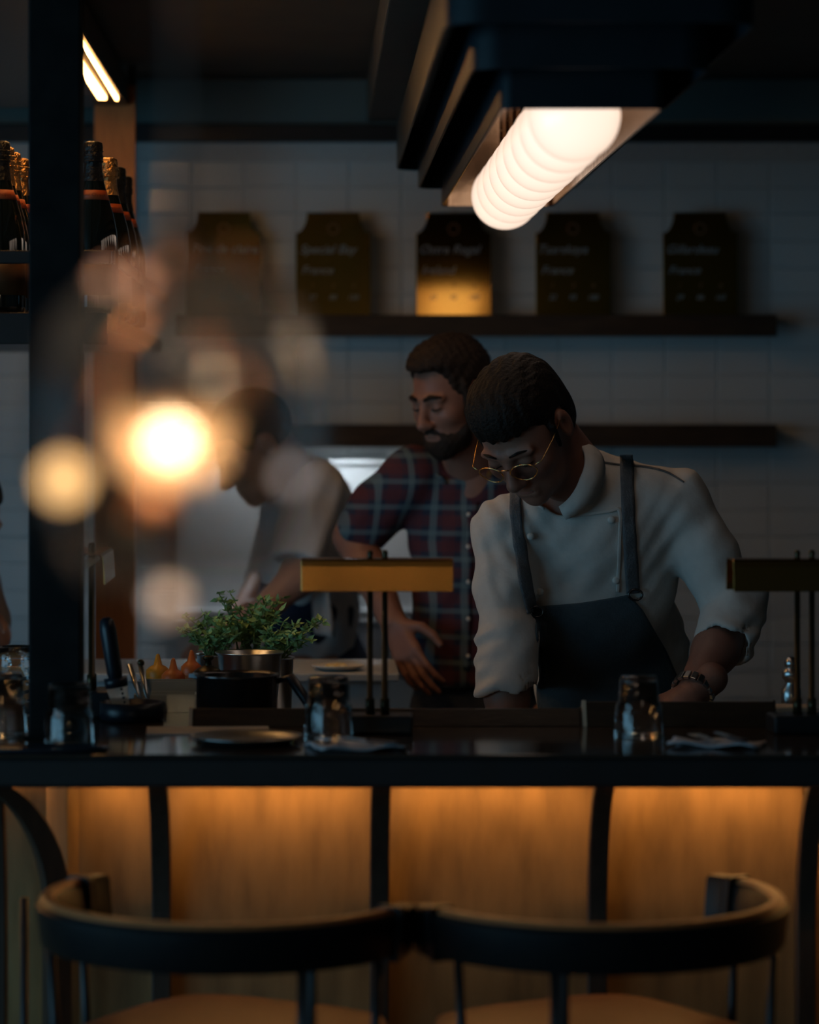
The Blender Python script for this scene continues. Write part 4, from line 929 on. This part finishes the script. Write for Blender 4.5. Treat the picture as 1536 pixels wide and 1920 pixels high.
# jacket
jk = SDF((.16, 5.10, .80), (1.05, 6.0, 1.60), .0052)
jk.ell(q_(1108, 1050, 5.52), (.172, .112, .20)); jk.ell(q_(1145, 1250, 5.65), (.152, .112, .22), k=.08); jk.ell(pel+Vector((0, 0, .05)), (.175, .125, .12), k=.06)
jk.cap(shL, neck0+Vector((-.03, 0, -.045)), .056, .055, .04); jk.cap(shR, q_(1115, 905, 5.47), .055, .056, .04)
jk.ell(q_(1120, 985, 5.44), (.14, .06, .09), k=.05)
jk.chain([shL+Vector((-.002, 0, -.005)), q_(945, 1100, 5.42), elL+Vector((-.001, 0, .02))], [.060, .052, .049], .03)
jk.chain([shR, q_(1322, 1040, 5.45), elR+Vector((0, 0, .02))], [.058, .055, .051], .03)
def ring(a, b, r0, r1, th=.006): jk.cap(a, b, r0, r1, .006)
# rolled cuffs
cl0, cl1 = q_(950, 1180, 5.39), q_(953, 1288, 5.36); jk.cap(cl0, cl1, .0540, .0565, .004); dcl = (cl1-cl0).normalized()
for t_ in (.1, .32, .58, .9): jk.cap(cl0.lerp(cl1, t_)+Vector((0.012, 0, .006)), cl0.lerp(cl1, t_)+Vector((-.012, 0, -.004)), .0475, .0485, .008)
cr0, cr1 = q_(1383, 1125, 5.43), q_(1362, 1200, 5.37); jk.cap(cr0, cr1, .059, .0535, .004)
for t_ in (.2, .55, .95): jk.cap(cr0.lerp(cr1, t_)+Vector((0.012, 0, .004)), cr0.lerp(cr1, t_)+Vector((-.012, 0, -.004)), .047, .047, .008)
# open the cuffs and neck
jk.plane(q_(953, 1303, 5.36), (.0, -.1, -1)) if False else None
jk.cap(cl1-dcl*.004, cl1+dcl*.13, .0475, .05, .006, 's'); jk.box(cl1+dcl*.085, (.07, .09, .065), None, .01, .006, 's')
dcr = (wrR-elR).normalized(); nrm = np.array(dcr); Rb = np.stack([np.cross(nrm, (0, 1, 0))/np.linalg.norm(np.cross(nrm, (0, 1, 0))), np.cross(nrm, np.cross(nrm, (0, 1, 0)))/np.linalg.norm(np.cross(nrm, np.cross(nrm, (0, 1, 0)))), nrm], 1).astype(np.float32)
jk.cap(cr1+dcr*.012, cr1+dcr*.11, .044, .046, .006, 's'); jk.box(cr1+dcr*.088, (.075, .075, .060), Rb, .01, .006, 's')
jk.cap(q_(1058, 912, 5.42), T(0, -.02, -.02), .060, .060, .012, 's')
jk.box((.6, 5.6, .80), (.6, .6, .06), None, .01, .01, 's')
def folds(x, y, z):
    arm_l = np.clip((.36-x)/.05, 0, 1); arm_r = np.clip((x-.70)/.06, 0, 1)
    w = .0030*np.sin(x*46+z*22+np.sin(z*17+x*9)*1.6)*np.sin(z*19-x*13+1.) + .0016*np.sin(x*90-z*60)*np.sin(z*30)
    # slanting pulls from the armpits and long soft drapes below the chest
    pull = np.clip(1-np.abs(z-1.38)/.14, 0, 1)*(np.clip(1-np.abs(x-.39)/.08, 0, 1)*np.sin((z+x*1.3)*120)+np.clip(1-np.abs(x-.63)/.09, 0, 1)*np.sin((z-x*1.5)*105))
    arm = np.clip((x-.70)/.05, 0, 1)*np.clip((z-1.2)/.1, 0, 1)*np.sin((z*.8+x*.9)*75+np.sin(z*30))+np.clip((.37-x)/.04, 0, 1)*np.clip((z-1.2)/.1, 0, 1)*np.sin((z*.5+x*1.6)*95+np.sin(z*26))
    cuff = np.clip((1.27-z)/.05, 0, 1)
    return w+.0028*pull+.0022*arm+cuff*(arm_l+arm_r)*.0048*np.sin(z*150+np.sin(x*50)*1.6+y*26)*np.sin(x*38+y*34+z*20)
jk.wrinkle(folds); jm = jk.nets(); put('jacket', [jm], 'jacket', chef, 2)
tr = SDF((.3, 5.5, .02), (.95, 6.05, .95), .008); tr.ell(pel, (.165, .115, .13), k=.05); legs(tr, pel, pel.x-.10, pel.x+.10, 5.80, None, (.1, .075, .065)); put('trousers', [tr.nets()], 'apron', chef, 1)
shoes(pel.x-.10, pel.x+.10, 5.78, chef)
jb = bvh_of([jm])
axn = Vector(T(0, -.04, -.05))-neck0
collar_band('collar', q_(1062, 904, 5.42), (-.58, -.64, .5), .083, .044, 'jacket', chef, gap=.26, flare=-.015, th=.005, front=(-.3, -.5, -1))
strip('strap', jb, [(968, 925), (967, 960), (975, 1030), (985, 1100), (997, 1150)], 24, .004, .003, 'strap', chef)
strip('strap', jb, [(1174, 852), (1175, 900), (1178, 980), (1183, 1060), (1186, 1112)], 27, .004, .003, 'strap', chef)
patch('apron', jb, [(998, 1134), (1000, 1180), (1006, 1250), (1010, 1320), (1012, 1480)], [(1180, 1112), (1205, 1140), (1245, 1215), (1285, 1310), (1320, 1480)], .006, .0035, 'apron', chef, fold=.0035)
strip('front_seam', jb, [(1058, 968), (1100, 964), (1140, 959), (1161, 958), (1162, 1000), (1160, 1060), (1158, 1110)], 7, .0025, .003, 'jacket', chef, n=60)
strip('shoulder_seam', jb, [(1122, 866), (1160, 872), (1210, 876), (1250, 886), (1283, 905)], 3, .0015, .002, 'strap', chef)
fb = [5.4]
for n_, (px, py) in enumerate(((995, 1004), (1146, 975), (1009, 1110), (1155, 1087))):
    p = drape(jb, px, py, .004, fb)-L0; MB().sphere(p, (.0072, .0035, .0072), 14, 8).build('button', 'button', chef, smooth=True)
for px, py in ((997, 1152), (1188, 1112)):
    p = drape(jb, px, py, .010, fb)-L0; MB().tube([p+Vector((.013*math.cos(a), 0, .010*math.sin(a))) for a in [2*PI*i/16 for i in range(16)]], .0022, 7, closed=True).build('buckle', 'pan_dark', chef, smooth=True)
# wristwatch
wd = (wrR-elR).normalized(); wc = wrR-wd*.012; e1 = wd.cross(Vector((0, 1, 0))).normalized(); e2 = wd.cross(e1)
wt = None
for i in range(18):
    a = 2*PI*i/18; c = wc+(e1*math.cos(a)+e2*math.sin(a))*.0372-L0; tdir = -e1*math.sin(a)+e2*math.cos(a); nd = e1*math.cos(a)+e2*math.sin(a)
    mtx = Matrix((tdir, wd, nd)).transposed().to_4x4(); mtx.translation = c
    mb = MB(); mb.box(-.0052, .0052, -.0090, .0090, -.003, .003, mtx)
    if wt is None: wt = mb.build('wristwatch', 'steel', chef, bevel=.001)
    else: mb.build('link', 'steel', wt, bevel=.001)
a = math.radians(250); c = wc+(e1*math.cos(a)+e2*math.sin(a))*.0405-L0; MB().sphere(c, .0155, 18, 10, Matrix((-e1*math.sin(a)+e2*math.cos(a), wd, (e1*math.cos(a)+e2*math.sin(a))*.35)).transposed().to_3x3()).build('watch_case', 'steel', wt, smooth=True)

# ---- the man in the plaid shirt
man = thing('person', 'bearded man in a plaid shirt standing with one hand on his hip', 'person', (XX(900, 6.3), 6.3, 0)); L1 = Vector(man.location)
MC = q_(848, 737, 6.18); MR = frame(48, 20, 0)
n1 = q_(893, 868, 6.28)
g = SDF((MC.x-.16, 5.98, MC.z-.25), (MC.x+.22, 6.45, MC.z+.15), .0034); T1 = head(g, MC, MR, .93)
g.cap(T1(0, -.035, -.06), n1, .052, .062, .03); g.cap(T1(0, .02, -.08), n1+Vector((-.02, -.02, -.02)), .034, .05, .03); hd1 = g.nets()
b = SDF((.0, 5.85, 0), (.70, 6.65, 1.62), .0062)
s1, s2 = q_(775, 892, 6.28), q_(1035, 905, 6.36); pel1 = q_(905, 1345, 6.34)
b.ell(q_(905, 985, 6.32), (.15, .098, .19)); b.ell(q_(905, 1180, 6.32), (.135, .09, .18), k=.06); b.ell(pel1, (.14, .10, .12), k=.05)
b.cap(s1, n1+Vector((0, 0, -.05)), .045, .055, .04); b.cap(s2, n1+Vector((0, 0, -.05)), .045, .055, .04); b.cap(n1+Vector((0, 0, -.06)), n1, .062, .06, .03)
e1_, w1_ = q_(664, 1008, 6.36), q_(737, 1166, 6.20); b.chain([s1, e1_], [.048, .042]); b.chain([e1_, e1_*.6+w1_*.4, w1_], [.043, .042, .029])
e2_, w2_ = q_(1085, 1110, 6.42), q_(1040, 1290, 6.25); b.chain([s2, e2_, w2_], [.048, .042, .03]); legs(b, pel1, pel1.x-.09, pel1.x+.10, 6.34, None)
bd1 = b.nets()
g2 = SDF(npv(w1_)-.2, npv(w1_)+.2, .0042); hdir = q_(772, 1245, 6.14)-w1_; g2.cap(w1_-hdir.normalized()*.05, w1_, .030, .028, .01); hand(g2, w1_, hdir, (.45, .8, .1), 1, (.15, .35, .3), 1., .10)
g3 = SDF(npv(w2_)-.2, npv(w2_)+.2, .005); g3.cap(w2_+Vector((0, 0, .04)), w2_, .03, .028, .01); hand(g3, w2_, (-.1, -.1, -1), (-.6, .3, 0), -1)
put('body', [hd1, bd1, g2.nets(), g3.nets()], 'skin', man)
h1 = SDF(npv(MC)-.17, npv(MC)+.17, .0032); HE = lambda c, r, k=.012, op='u': h1.ell(T1(*c), npv(r)*.93, MR, k, op)
HE((0, -.014, .040), (.083, .104, .096)); HE((0, .035, .088), (.060, .062, .042), .03)
h1.box(T1(0, .125, -.045), (.12, .060, .115), MR, .015, .012, 's'); h1.box(T1(0, .075, -.12), (.12, .12, .09), MR, .01, .01, 's')
for q in (-1, 1): h1.ell(T1(q*.085, -.005, -.012), (.03, .028, .040), MR, .008, 's'); h1.cap(T1(q*.077, .028, .03), T1(q*.074, .036, -.04), .008, .006, .008); h1.ell(T1(q*.055, .10, .055), (.024, .035, .022), MR, .015, 's')
h1.wrinkle(lambda x, y, z: .0018*np.sin(x*300+np.sin(z*80)*2)*np.sin(z*210+y*120)); put('hair', [h1.nets()], 'hair_brown', man, 1)
br = SDF(npv(MC)-.17, npv(MC)+.17, .0032)
br.ell(T1(0, .040, -.088), npv((.061, .062, .042))*.95, MR, .012); br.ell(T1(0, .074, -.112), (.027, .023, .022), MR, .015)
for q in (-1, 1): br.cap(T1(q*.073, .030, -.03), T1(q*.058, .045, -.075), .007, .012, .012)
br.box(T1(0, .10, -.018), (.10, .06, .040), MR, .01, .008, 's'); br.ell(T1(0, .11, -.0755), (.026, .03, .0075), MR, .006, 's'); br.box(T1(0, -.05, -.09), (.1, .065, .1), MR, .01, .01, 's')
for q in (-1, 1): br.cap(T1(q*.004, .099, -.0565), T1(q*.027, .088, -.068), .006, .0045, .005)
br.wrinkle(lambda x, y, z: .0014*np.sin(x*420)*np.sin(z*380)*np.sin(y*300)); put('beard', [br.nets()], 'hair_brown', man, 1)
for q in (-1, 1):
    MB().tube([Vector(T1(q*.012, .101, .018))-L1, Vector(T1(q*.030, .099, .025))-L1, Vector(T1(q*.052, .083, .018))-L1], [.004, .0055, .003], 8).build('eyebrow', 'hair_brown', man, smooth=True)
    MB().tube([Vector(T1(q*(.0325-.013), .0925, -.007))-L1, Vector(T1(q*.0325, .0968, -.0085))-L1, Vector(T1(q*(.0325+.013), .0885, -.006))-L1], .0016, 6).build('eyelashes', 'hair', man, smooth=True)
sh = SDF((-.02, 5.85, .95), (.72, 6.7, 1.62), .0058)
sh.ell(q_(908, 985, 6.32), (.166, .114, .20)); sh.ell(q_(908, 1170, 6.32), (.158, .112, .18), k=.08); sh.ell(q_(908, 1290, 6.33), (.162, .118, .10), k=.05)
sh.cap(s1, n1+Vector((-.01, 0, -.045)), .058, .058, .04); sh.cap(s2, n1+Vector((0.02, 0, -.05)), .055, .06, .04)
sh.chain([s1, q_(708, 955, 6.33), q_(684, 985, 6.345)], [.062, .060, .058], .03); sh.chain([s2, e2_], [.06, .055], .03)
sh.cap(q_(706, 962, 6.335), q_(683, 990, 6.345), .061, .060, .006)
da = (e1_-s1).normalized(); na = np.array(da); Rn = np.stack([np.cross(na, (0, 1, 0))/np.linalg.norm(np.cross(na, (0, 1, 0))), np.cross(na, np.cross(na, (0, 1, 0)))/np.linalg.norm(np.cross(na, np.cross(na, (0, 1, 0)))), na], 1).astype(np.float32)
sh.box(q_(668, 1004, 6.35)+da*.075, (.09, .09, .065), Rn, .01, .006, 's')
sh.cap(n1+Vector((0, 0, -.02)), T1(0, -.02, -.04), .062, .066, .012, 's'); 
sh.cap(q_(903, 872, 6.185), q_(890, 928, 6.19), .050, .014, .008, 's'); sh.box((.35, 6.3, .98), (.5, .5, .055), None, .01, .01, 's')
sh.wrinkle(lambda x, y, z: .0028*np.sin(x*42+z*25+np.sin(z*19)*1.5)*np.sin(z*23-x*17)+.0016*np.sin(x*80-z*60))
sm_ = sh.nets(); put('shirt', [sm_], 'plaid', man, 2); sb = bvh_of([sm_])
cc = n1+Vector((-.015, -.02, -.018)); collar_band('collar', cc, (-.22, -.28, .9), .072, .034, 'plaid', man, gap=.62, flare=.010, front=(-.25, -1, 0))
strip('placket', sb, [(889, 940), (884, 985), (878, 1060), (876, 1150), (874, 1255)], 16, .003, .003, 'plaid', man, fb=6.2)
for py in (965, 1025, 1090, 1160, 1230):
    MB().sphere(drape(sb, 879, py, .006, [6.2])-L1, (.005, .002, .005), 10, 6).build('button', 'button', man, smooth=True)
tr = SDF((.1, 6.1, .02), (.7, 6.6, 1.10), .008); tr.ell(pel1+Vector((0, 0, .02)), (.158, .115, .13), k=.05); legs(tr, pel1, pel1.x-.09, pel1.x+.10, 6.34, None, (.098, .075, .062)); put('jeans', [tr.nets()], 'denim', man, 1)
shoes(pel1.x-.09, pel1.x+.10, 6.32, man)

# ---- the cook in white at the back counter
qk = lambda px, py, D: P(px, py, D+.2)
ck = thing('person', 'cook in a white shirt and navy apron working behind the herbs', 'person', (XX(575, 6.8), 6.8, 0)); L2 = Vector(ck.location)
KC = qk(478, 835, 6.42); KR = frame(72, 34, 0); n2 = qk(548, 905, 6.52)
g = SDF((KC.x-.19, 6.4, KC.z-.25), (KC.x+.22, 6.9, KC.z+.16), .005); T2 = head(g, KC, KR, .95); g.cap(T2(0, -.04, -.06), n2, .052, .06, .03); hd2 = g.nets()
b = SDF((-.36, 6.2, 0), (.22, 7.12, 1.62), .007); pel2 = qk(590, 1290, 6.66); s1, s2 = qk(592, 918, 6.44), qk(556, 925, 6.72)
b.ell(qk(575, 1010, 6.58), (.105, .14, .18)); b.ell(qk(582, 1170, 6.62), (.10, .13, .18), k=.06); b.ell(pel2, (.11, .14, .12), k=.05); b.cap(n2+Vector((.02, 0, -.05)), n2, .06, .058, .04)
b.cap(s1, n2, .045, .05, .04); b.cap(s2, n2, .045, .05, .04)
ea, wa = qk(556, 1085, 6.36), qk(470, 1165, 6.30); b.chain([s1, ea], [.046, .041]); b.chain([ea, wa], [.041, .028]); eb, wb = qk(500, 1080, 6.74), qk(440, 1170, 6.55); b.chain([s2, eb, wb], [.046, .04, .028])
legs(b, pel2, pel2.x-.06, pel2.x+.06, 6.86, None); bd2 = b.nets()
hs2 = []
for Wp, th in ((wa, 1), (wb, -1)):
    g = SDF(npv(Wp)-.2, npv(Wp)+.2, .005); g.cap(Wp+Vector((.04, 0, .03)), Wp, .03, .028, .01); hand(g, Wp, (-.85, -.1, -.5), (-.3, .2, -.9), th); hs2.append(g.nets())
put('body', [hd2, bd2]+hs2, 'skin_pale', ck)
h1 = SDF(npv(KC)-.17, npv(KC)+.17, .005); h1.ell(T2(0, -.014, .040), npv((.084, .105, .096))*.95, KR, .012); h1.box(T2(0, .12, -.06), (.12, .065, .115), KR, .015, .012, 's'); h1.box(T2(0, .075, -.13), (.12, .12, .09), KR, .01, .01, 's')
for q in (-1, 1): h1.ell(T2(q*.085, -.005, -.012), (.03, .03, .042), KR, .008, 's')
put('hair', [h1.nets()], 'hair', ck, 1)
sh = SDF((-.25, 6.35, .95), (.22, 7.15, 1.62), .006); sh.ell(qk(578, 1005, 6.58), (.118, .155, .19)); sh.ell(qk(584, 1150, 6.62), (.112, .145, .17), k=.07)
sh.cap(s1, n2+Vector((.02, 0, -.035)), .060, .060, .04); sh.cap(s2, n2+Vector((.02, 0, -.035)), .060, .06, .04)
sh.chain([s1, qk(576, 980, 6.40), qk(561, 1045, 6.37)], [.063, .062, .064], .03); sh.chain([s2, eb], [.06, .056], .03)
da = (ea-s1).normalized(); na = np.array(da); Rn = np.stack([np.cross(na, (0, 1, 0))/np.linalg.norm(np.cross(na, (0, 1, 0))), np.cross(na, np.cross(na, (0, 1, 0)))/np.linalg.norm(np.cross(na, np.cross(na, (0, 1, 0)))), na], 1).astype(np.float32)
sh.box(qk(559, 1056, 6.37)+da*.068, (.085, .085, .065), Rn, .01, .006, 's'); sh.cap(n2, T2(0, -.02, -.03), .060, .06, .012, 's')
sh.wrinkle(lambda x, y, z: .003*np.sin(x*40+z*28+y*20)*np.sin(z*20-x*22)+.002*np.sin(x*75-z*50+y*30)); put('shirt', [sh.nets()], 'white_shirt', ck, 2)
ap = SDF((-.25, 6.5, .3), (.2, 7.18, 1.40), .008); ap.ell(qk(575, 1130, 6.61), (.12, .153, .14)); ap.ell(pel2, (.128, .16, .16), k=.06); ap.cap(pel2, pel2+Vector((0, 0, -.35)), .13, .12, .05)
ap.wrinkle(lambda x, y, z: .004*np.sin(x*60+y*40+z*6)); put('apron', [ap.nets()], 'navy', ck, 1)
tw = thing('kitchen_towel', 'white kitchen towel hanging from the navy apron of the back cook', 'towel', qk(598, 1190, 6.40)); 
mb = MB(); n = 12; vs = []; fs = []
for i in range(n+1):
    for j in range(6):
        p = qk(585+j*6+(12*i/n if j > 2 else 4*i/n), 1088+100*i/n+(j*1.5 if i == n else 0), 6.41+.006*math.sin(j*1.9+i*.4)); vs.append(p-Vector(tw.location))
for i in range(n):
    for j in range(5): fs.append((i*6+j, i*6+j+1, (i+1)*6+j+1, (i+1)*6+j))
mb.add(vs, fs); o = mb.build('cloth', 'white_shirt', tw, smooth=True); md = o.modifiers.new('thick', 'SOLIDIFY'); md.thickness = .004
shoes(pel2.x-.06, pel2.x+.06, 6.84, ck)
# ---- someone in a dusky pink shirt, cut off by the left edge of the picture
qp = lambda px, py, D: P(px-30, py+42, D+.06)
pk = thing('person', 'dark haired person in a greyish shirt at the left edge of the picture', 'person', (XX(-70, 6.3), 6.3, 0))
FC = qp(-48, 925, 6.18); FR = frame(-60, 25, 0); n3 = qp(-85, 1010, 6.28)
g = SDF((FC.x-.2, 6.02, FC.z-.25), (FC.x+.19, 6.52, FC.z+.16), .006); T3 = head(g, FC, FR, .95); g.cap(T3(0, -.04, -.06), n3, .05, .058, .03); hd3 = g.nets()
b = SDF((-1.18, 5.85, 0), (-.42, 6.8, 1.5), .008); pel3 = qp(-95, 1400, 6.36); s1, s2 = qp(-30, 1045, 6.22), qp(-145, 1050, 6.36)
b.ell(qp(-90, 1130, 6.3), (.13, .12, .18)); b.ell(qp(-92, 1280, 6.34), (.12, .11, .16), k=.06); b.ell(pel3, (.13, .12, .12), k=.05); b.cap(s1, n3, .045, .05, .04); b.cap(s2, n3, .045, .05, .04)
e3, w3 = qp(12, 1150, 6.2), qp(-20, 1105, 6.12); b.chain([s1, e3, w3], [.046, .041, .029]); e4, w4 = qp(-170, 1200, 6.4), qp(-120, 1115, 6.2); b.chain([s2, e4, w4], [.046, .04, .028]); legs(b, pel3, pel3.x-.08, pel3.x+.08, 6.42, None); bd3 = b.nets()
hs3 = []
for Wp, th in ((w3, 1), (w4, -1)):
    g = SDF(npv(Wp)-.2, npv(Wp)+.2, .006); g.cap(Wp+Vector((0, .04, .03)), Wp, .03, .028, .01); hand(g, Wp, (.1, -.9, -.05), (0, .1, -.9), th, (.1, .2, .15)); hs3.append(g.nets())
put('body', [hd3, bd3]+hs3, 'skin_pale', pk)
h1 = SDF(npv(FC)-.17, npv(FC)+.17, .006); h1.ell(T3(0, -.016, .038), npv((.088, .108, .098))*.95, FR, .012); h1.box(T3(0, .12, -.06), (.12, .065, .115), FR, .015, .012, 's'); h1.box(T3(0, .075, -.13), (.12, .10, .09), FR, .01, .01, 's'); h1.ell(T3(0, -.07, -.05), (.06, .045, .07), FR, .02); put('hair', [h1.nets()], 'hair', pk, 1)
sh = SDF((-1.18, 5.95, .85), (-.42, 6.8, 1.5), .0075); sh.ell(qp(-90, 1130, 6.3), (.145, .135, .19)); sh.ell(qp(-92, 1270, 6.34), (.138, .128, .17), k=.06); sh.cap(s1, n3+Vector((0, 0, -.03)), .058, .056, .04); sh.cap(s2, n3+Vector((0, 0, -.03)), .058, .056, .04)
sh.chain([s1, s1.lerp(e3, .7)], [.06, .06], .03); sh.chain([s2, e4], [.058, .05], .03); sh.cap(n3, T3(0, -.02, -.03), .058, .06, .012, 's')
sh.wrinkle(lambda x, y, z: .003*np.sin(x*44+z*30+y*20)*np.sin(z*22-x*20)); put('shirt', [sh.nets()], 'pink_shirt', pk, 2)
tr = SDF((-1.05, 6.15, .02), (-.48, 6.75, 1.02), .009); tr.ell(pel3, (.145, .13, .13), k=.05); legs(tr, pel3, pel3.x-.08, pel3.x+.08, 6.42, None, (.098, .075, .062)); put('trousers', [tr.nets()], 'navy', pk, 1)
shoes(pel3.x-.08, pel3.x+.08, 6.40, pk)

# ------------------------------------------------------------------ out-of-focus smoked glass pendant hanging near the camera
PD = 1.72; pc = P(335, 800, PD)
pn = thing('pendant_lamp', 'smoked glass pendant with a glowing bulb, hanging close to the camera', 'lamp', pc); LP = Vector(pc)
p = lambda px, py, d=0.: P(px, py, PD+d)-LP
sc = PD/FPX
MB().lathe([(.012, .100), (.022, .098), (.05, .088), (.074, .062), (.084, .025), (.086, -.01), (.080, -.05), (.066, -.082), (.056, -.092)], 48).build('glass_shade', 'smoked_glass', pn, smooth=True)
bc = p(318, 826)
MB().sphere(bc, .0118, 24, 16).build('bulb', 'bulb', pn, smooth=True)
MB().lathe([(.020, -.026), (.030, -.018), (.036, .000), (.038, .018), (.0365, .018), (.034, .0), (.028, -.016), (.019, -.024)], 40, tuple(bc+Vector((0, 0, .002)))).build('inner_cup', 'amber_glass', pn, smooth=True)
MB().tube([bc+Vector((-.012, 0, -.030)), bc+Vector((-.0125, 0, -.068))], [.012, .0125], 20).build('socket', 'copper', pn, smooth=True)
MB().tube([bc+Vector((-.009, 0, -.0175)), bc+Vector((-.011, 0, -.030))], .005, 12).build('bulb_neck', 'copper', pn, smooth=True)
MB().tube([p(205, 665, .01), p(212, 720, .01), p(225, 770, .01), bc+Vector((-.012, 0, -.03))], [.006, .005, .0055, .006], 12).build('arm', 'copper', pn, smooth=True)
MB().tube([p(205, 665, .01), Vector((0, 0, .1))], .003, 10).build('stay', 'copper', pn, smooth=True)
MB().lathe([(.0, .118), (.010, .116), (.013, .104), (.013, .0995), (0, .0995)], 20).build('cap', 'copper', pn, smooth=True)
MB().tube([(0, 0, .117), (0, 0, CEIL-LP.z-.0005)], .0028, 8).build('cord', 'cord', pn, smooth=True)
for n_, (px, py, r_, e_, m_) in enumerate(((120, 900, .0125, 2.8, (1, .56, .20)), (558, 636, .0060, .12, (1, .62, .36)), (408, 698, .0055, .22, (1, .55, .28)), (316, 1125, .0085, .6, (1, .60, .36)), (200, 522, .0050, 1.0, (1, .36, .17)), (262, 526, .0055, 1.3, (1, .36, .17)), (545, 892, .0055, .75, (1, .86, .84)))):  # added glowing beads; beyond the first they stand for blurred glints
    mm = mat('fairy_%d' % n_, (.9, .8, .7), .4, emit=m_, estr=e_)
    c = p(px, py, -.01 if px < 150 else .0)
    b_ = MB().sphere(c, r_, 16, 10).build('glint_bulb', mm, pn, smooth=True)
    MB().tube([c+Vector((0, 0, r_*.9)), c*.5+Vector((0, 0, .06+.02*(n_ % 2))), Vector((0, 0, .1))], .0006, 6).build('wire', 'copper', b_, smooth=True)  # stems made up to carry the beads

# ------------------------------------------------------------------ added unseen amber globe, gives the left brass shade its orange reflection
op = thing('pendant_lamp', 'added unseen amber globe behind the viewpoint, warming the brass shade', 'lamp', (-.23, -.55, 1.79))
MB().sphere((0, 0, 0), .09, 32, 20).build('globe', 'added_amber', op, smooth=True)
MB().lathe([(.0, .112), (.018, .108), (.022, .085), (0, .085)], 20).build('cap', 'copper', op, smooth=True)
MB().tube([(0, 0, .111), (0, 0, CEIL-1.79-.0005)], .003, 8).build('cord', 'cord', op, smooth=True)
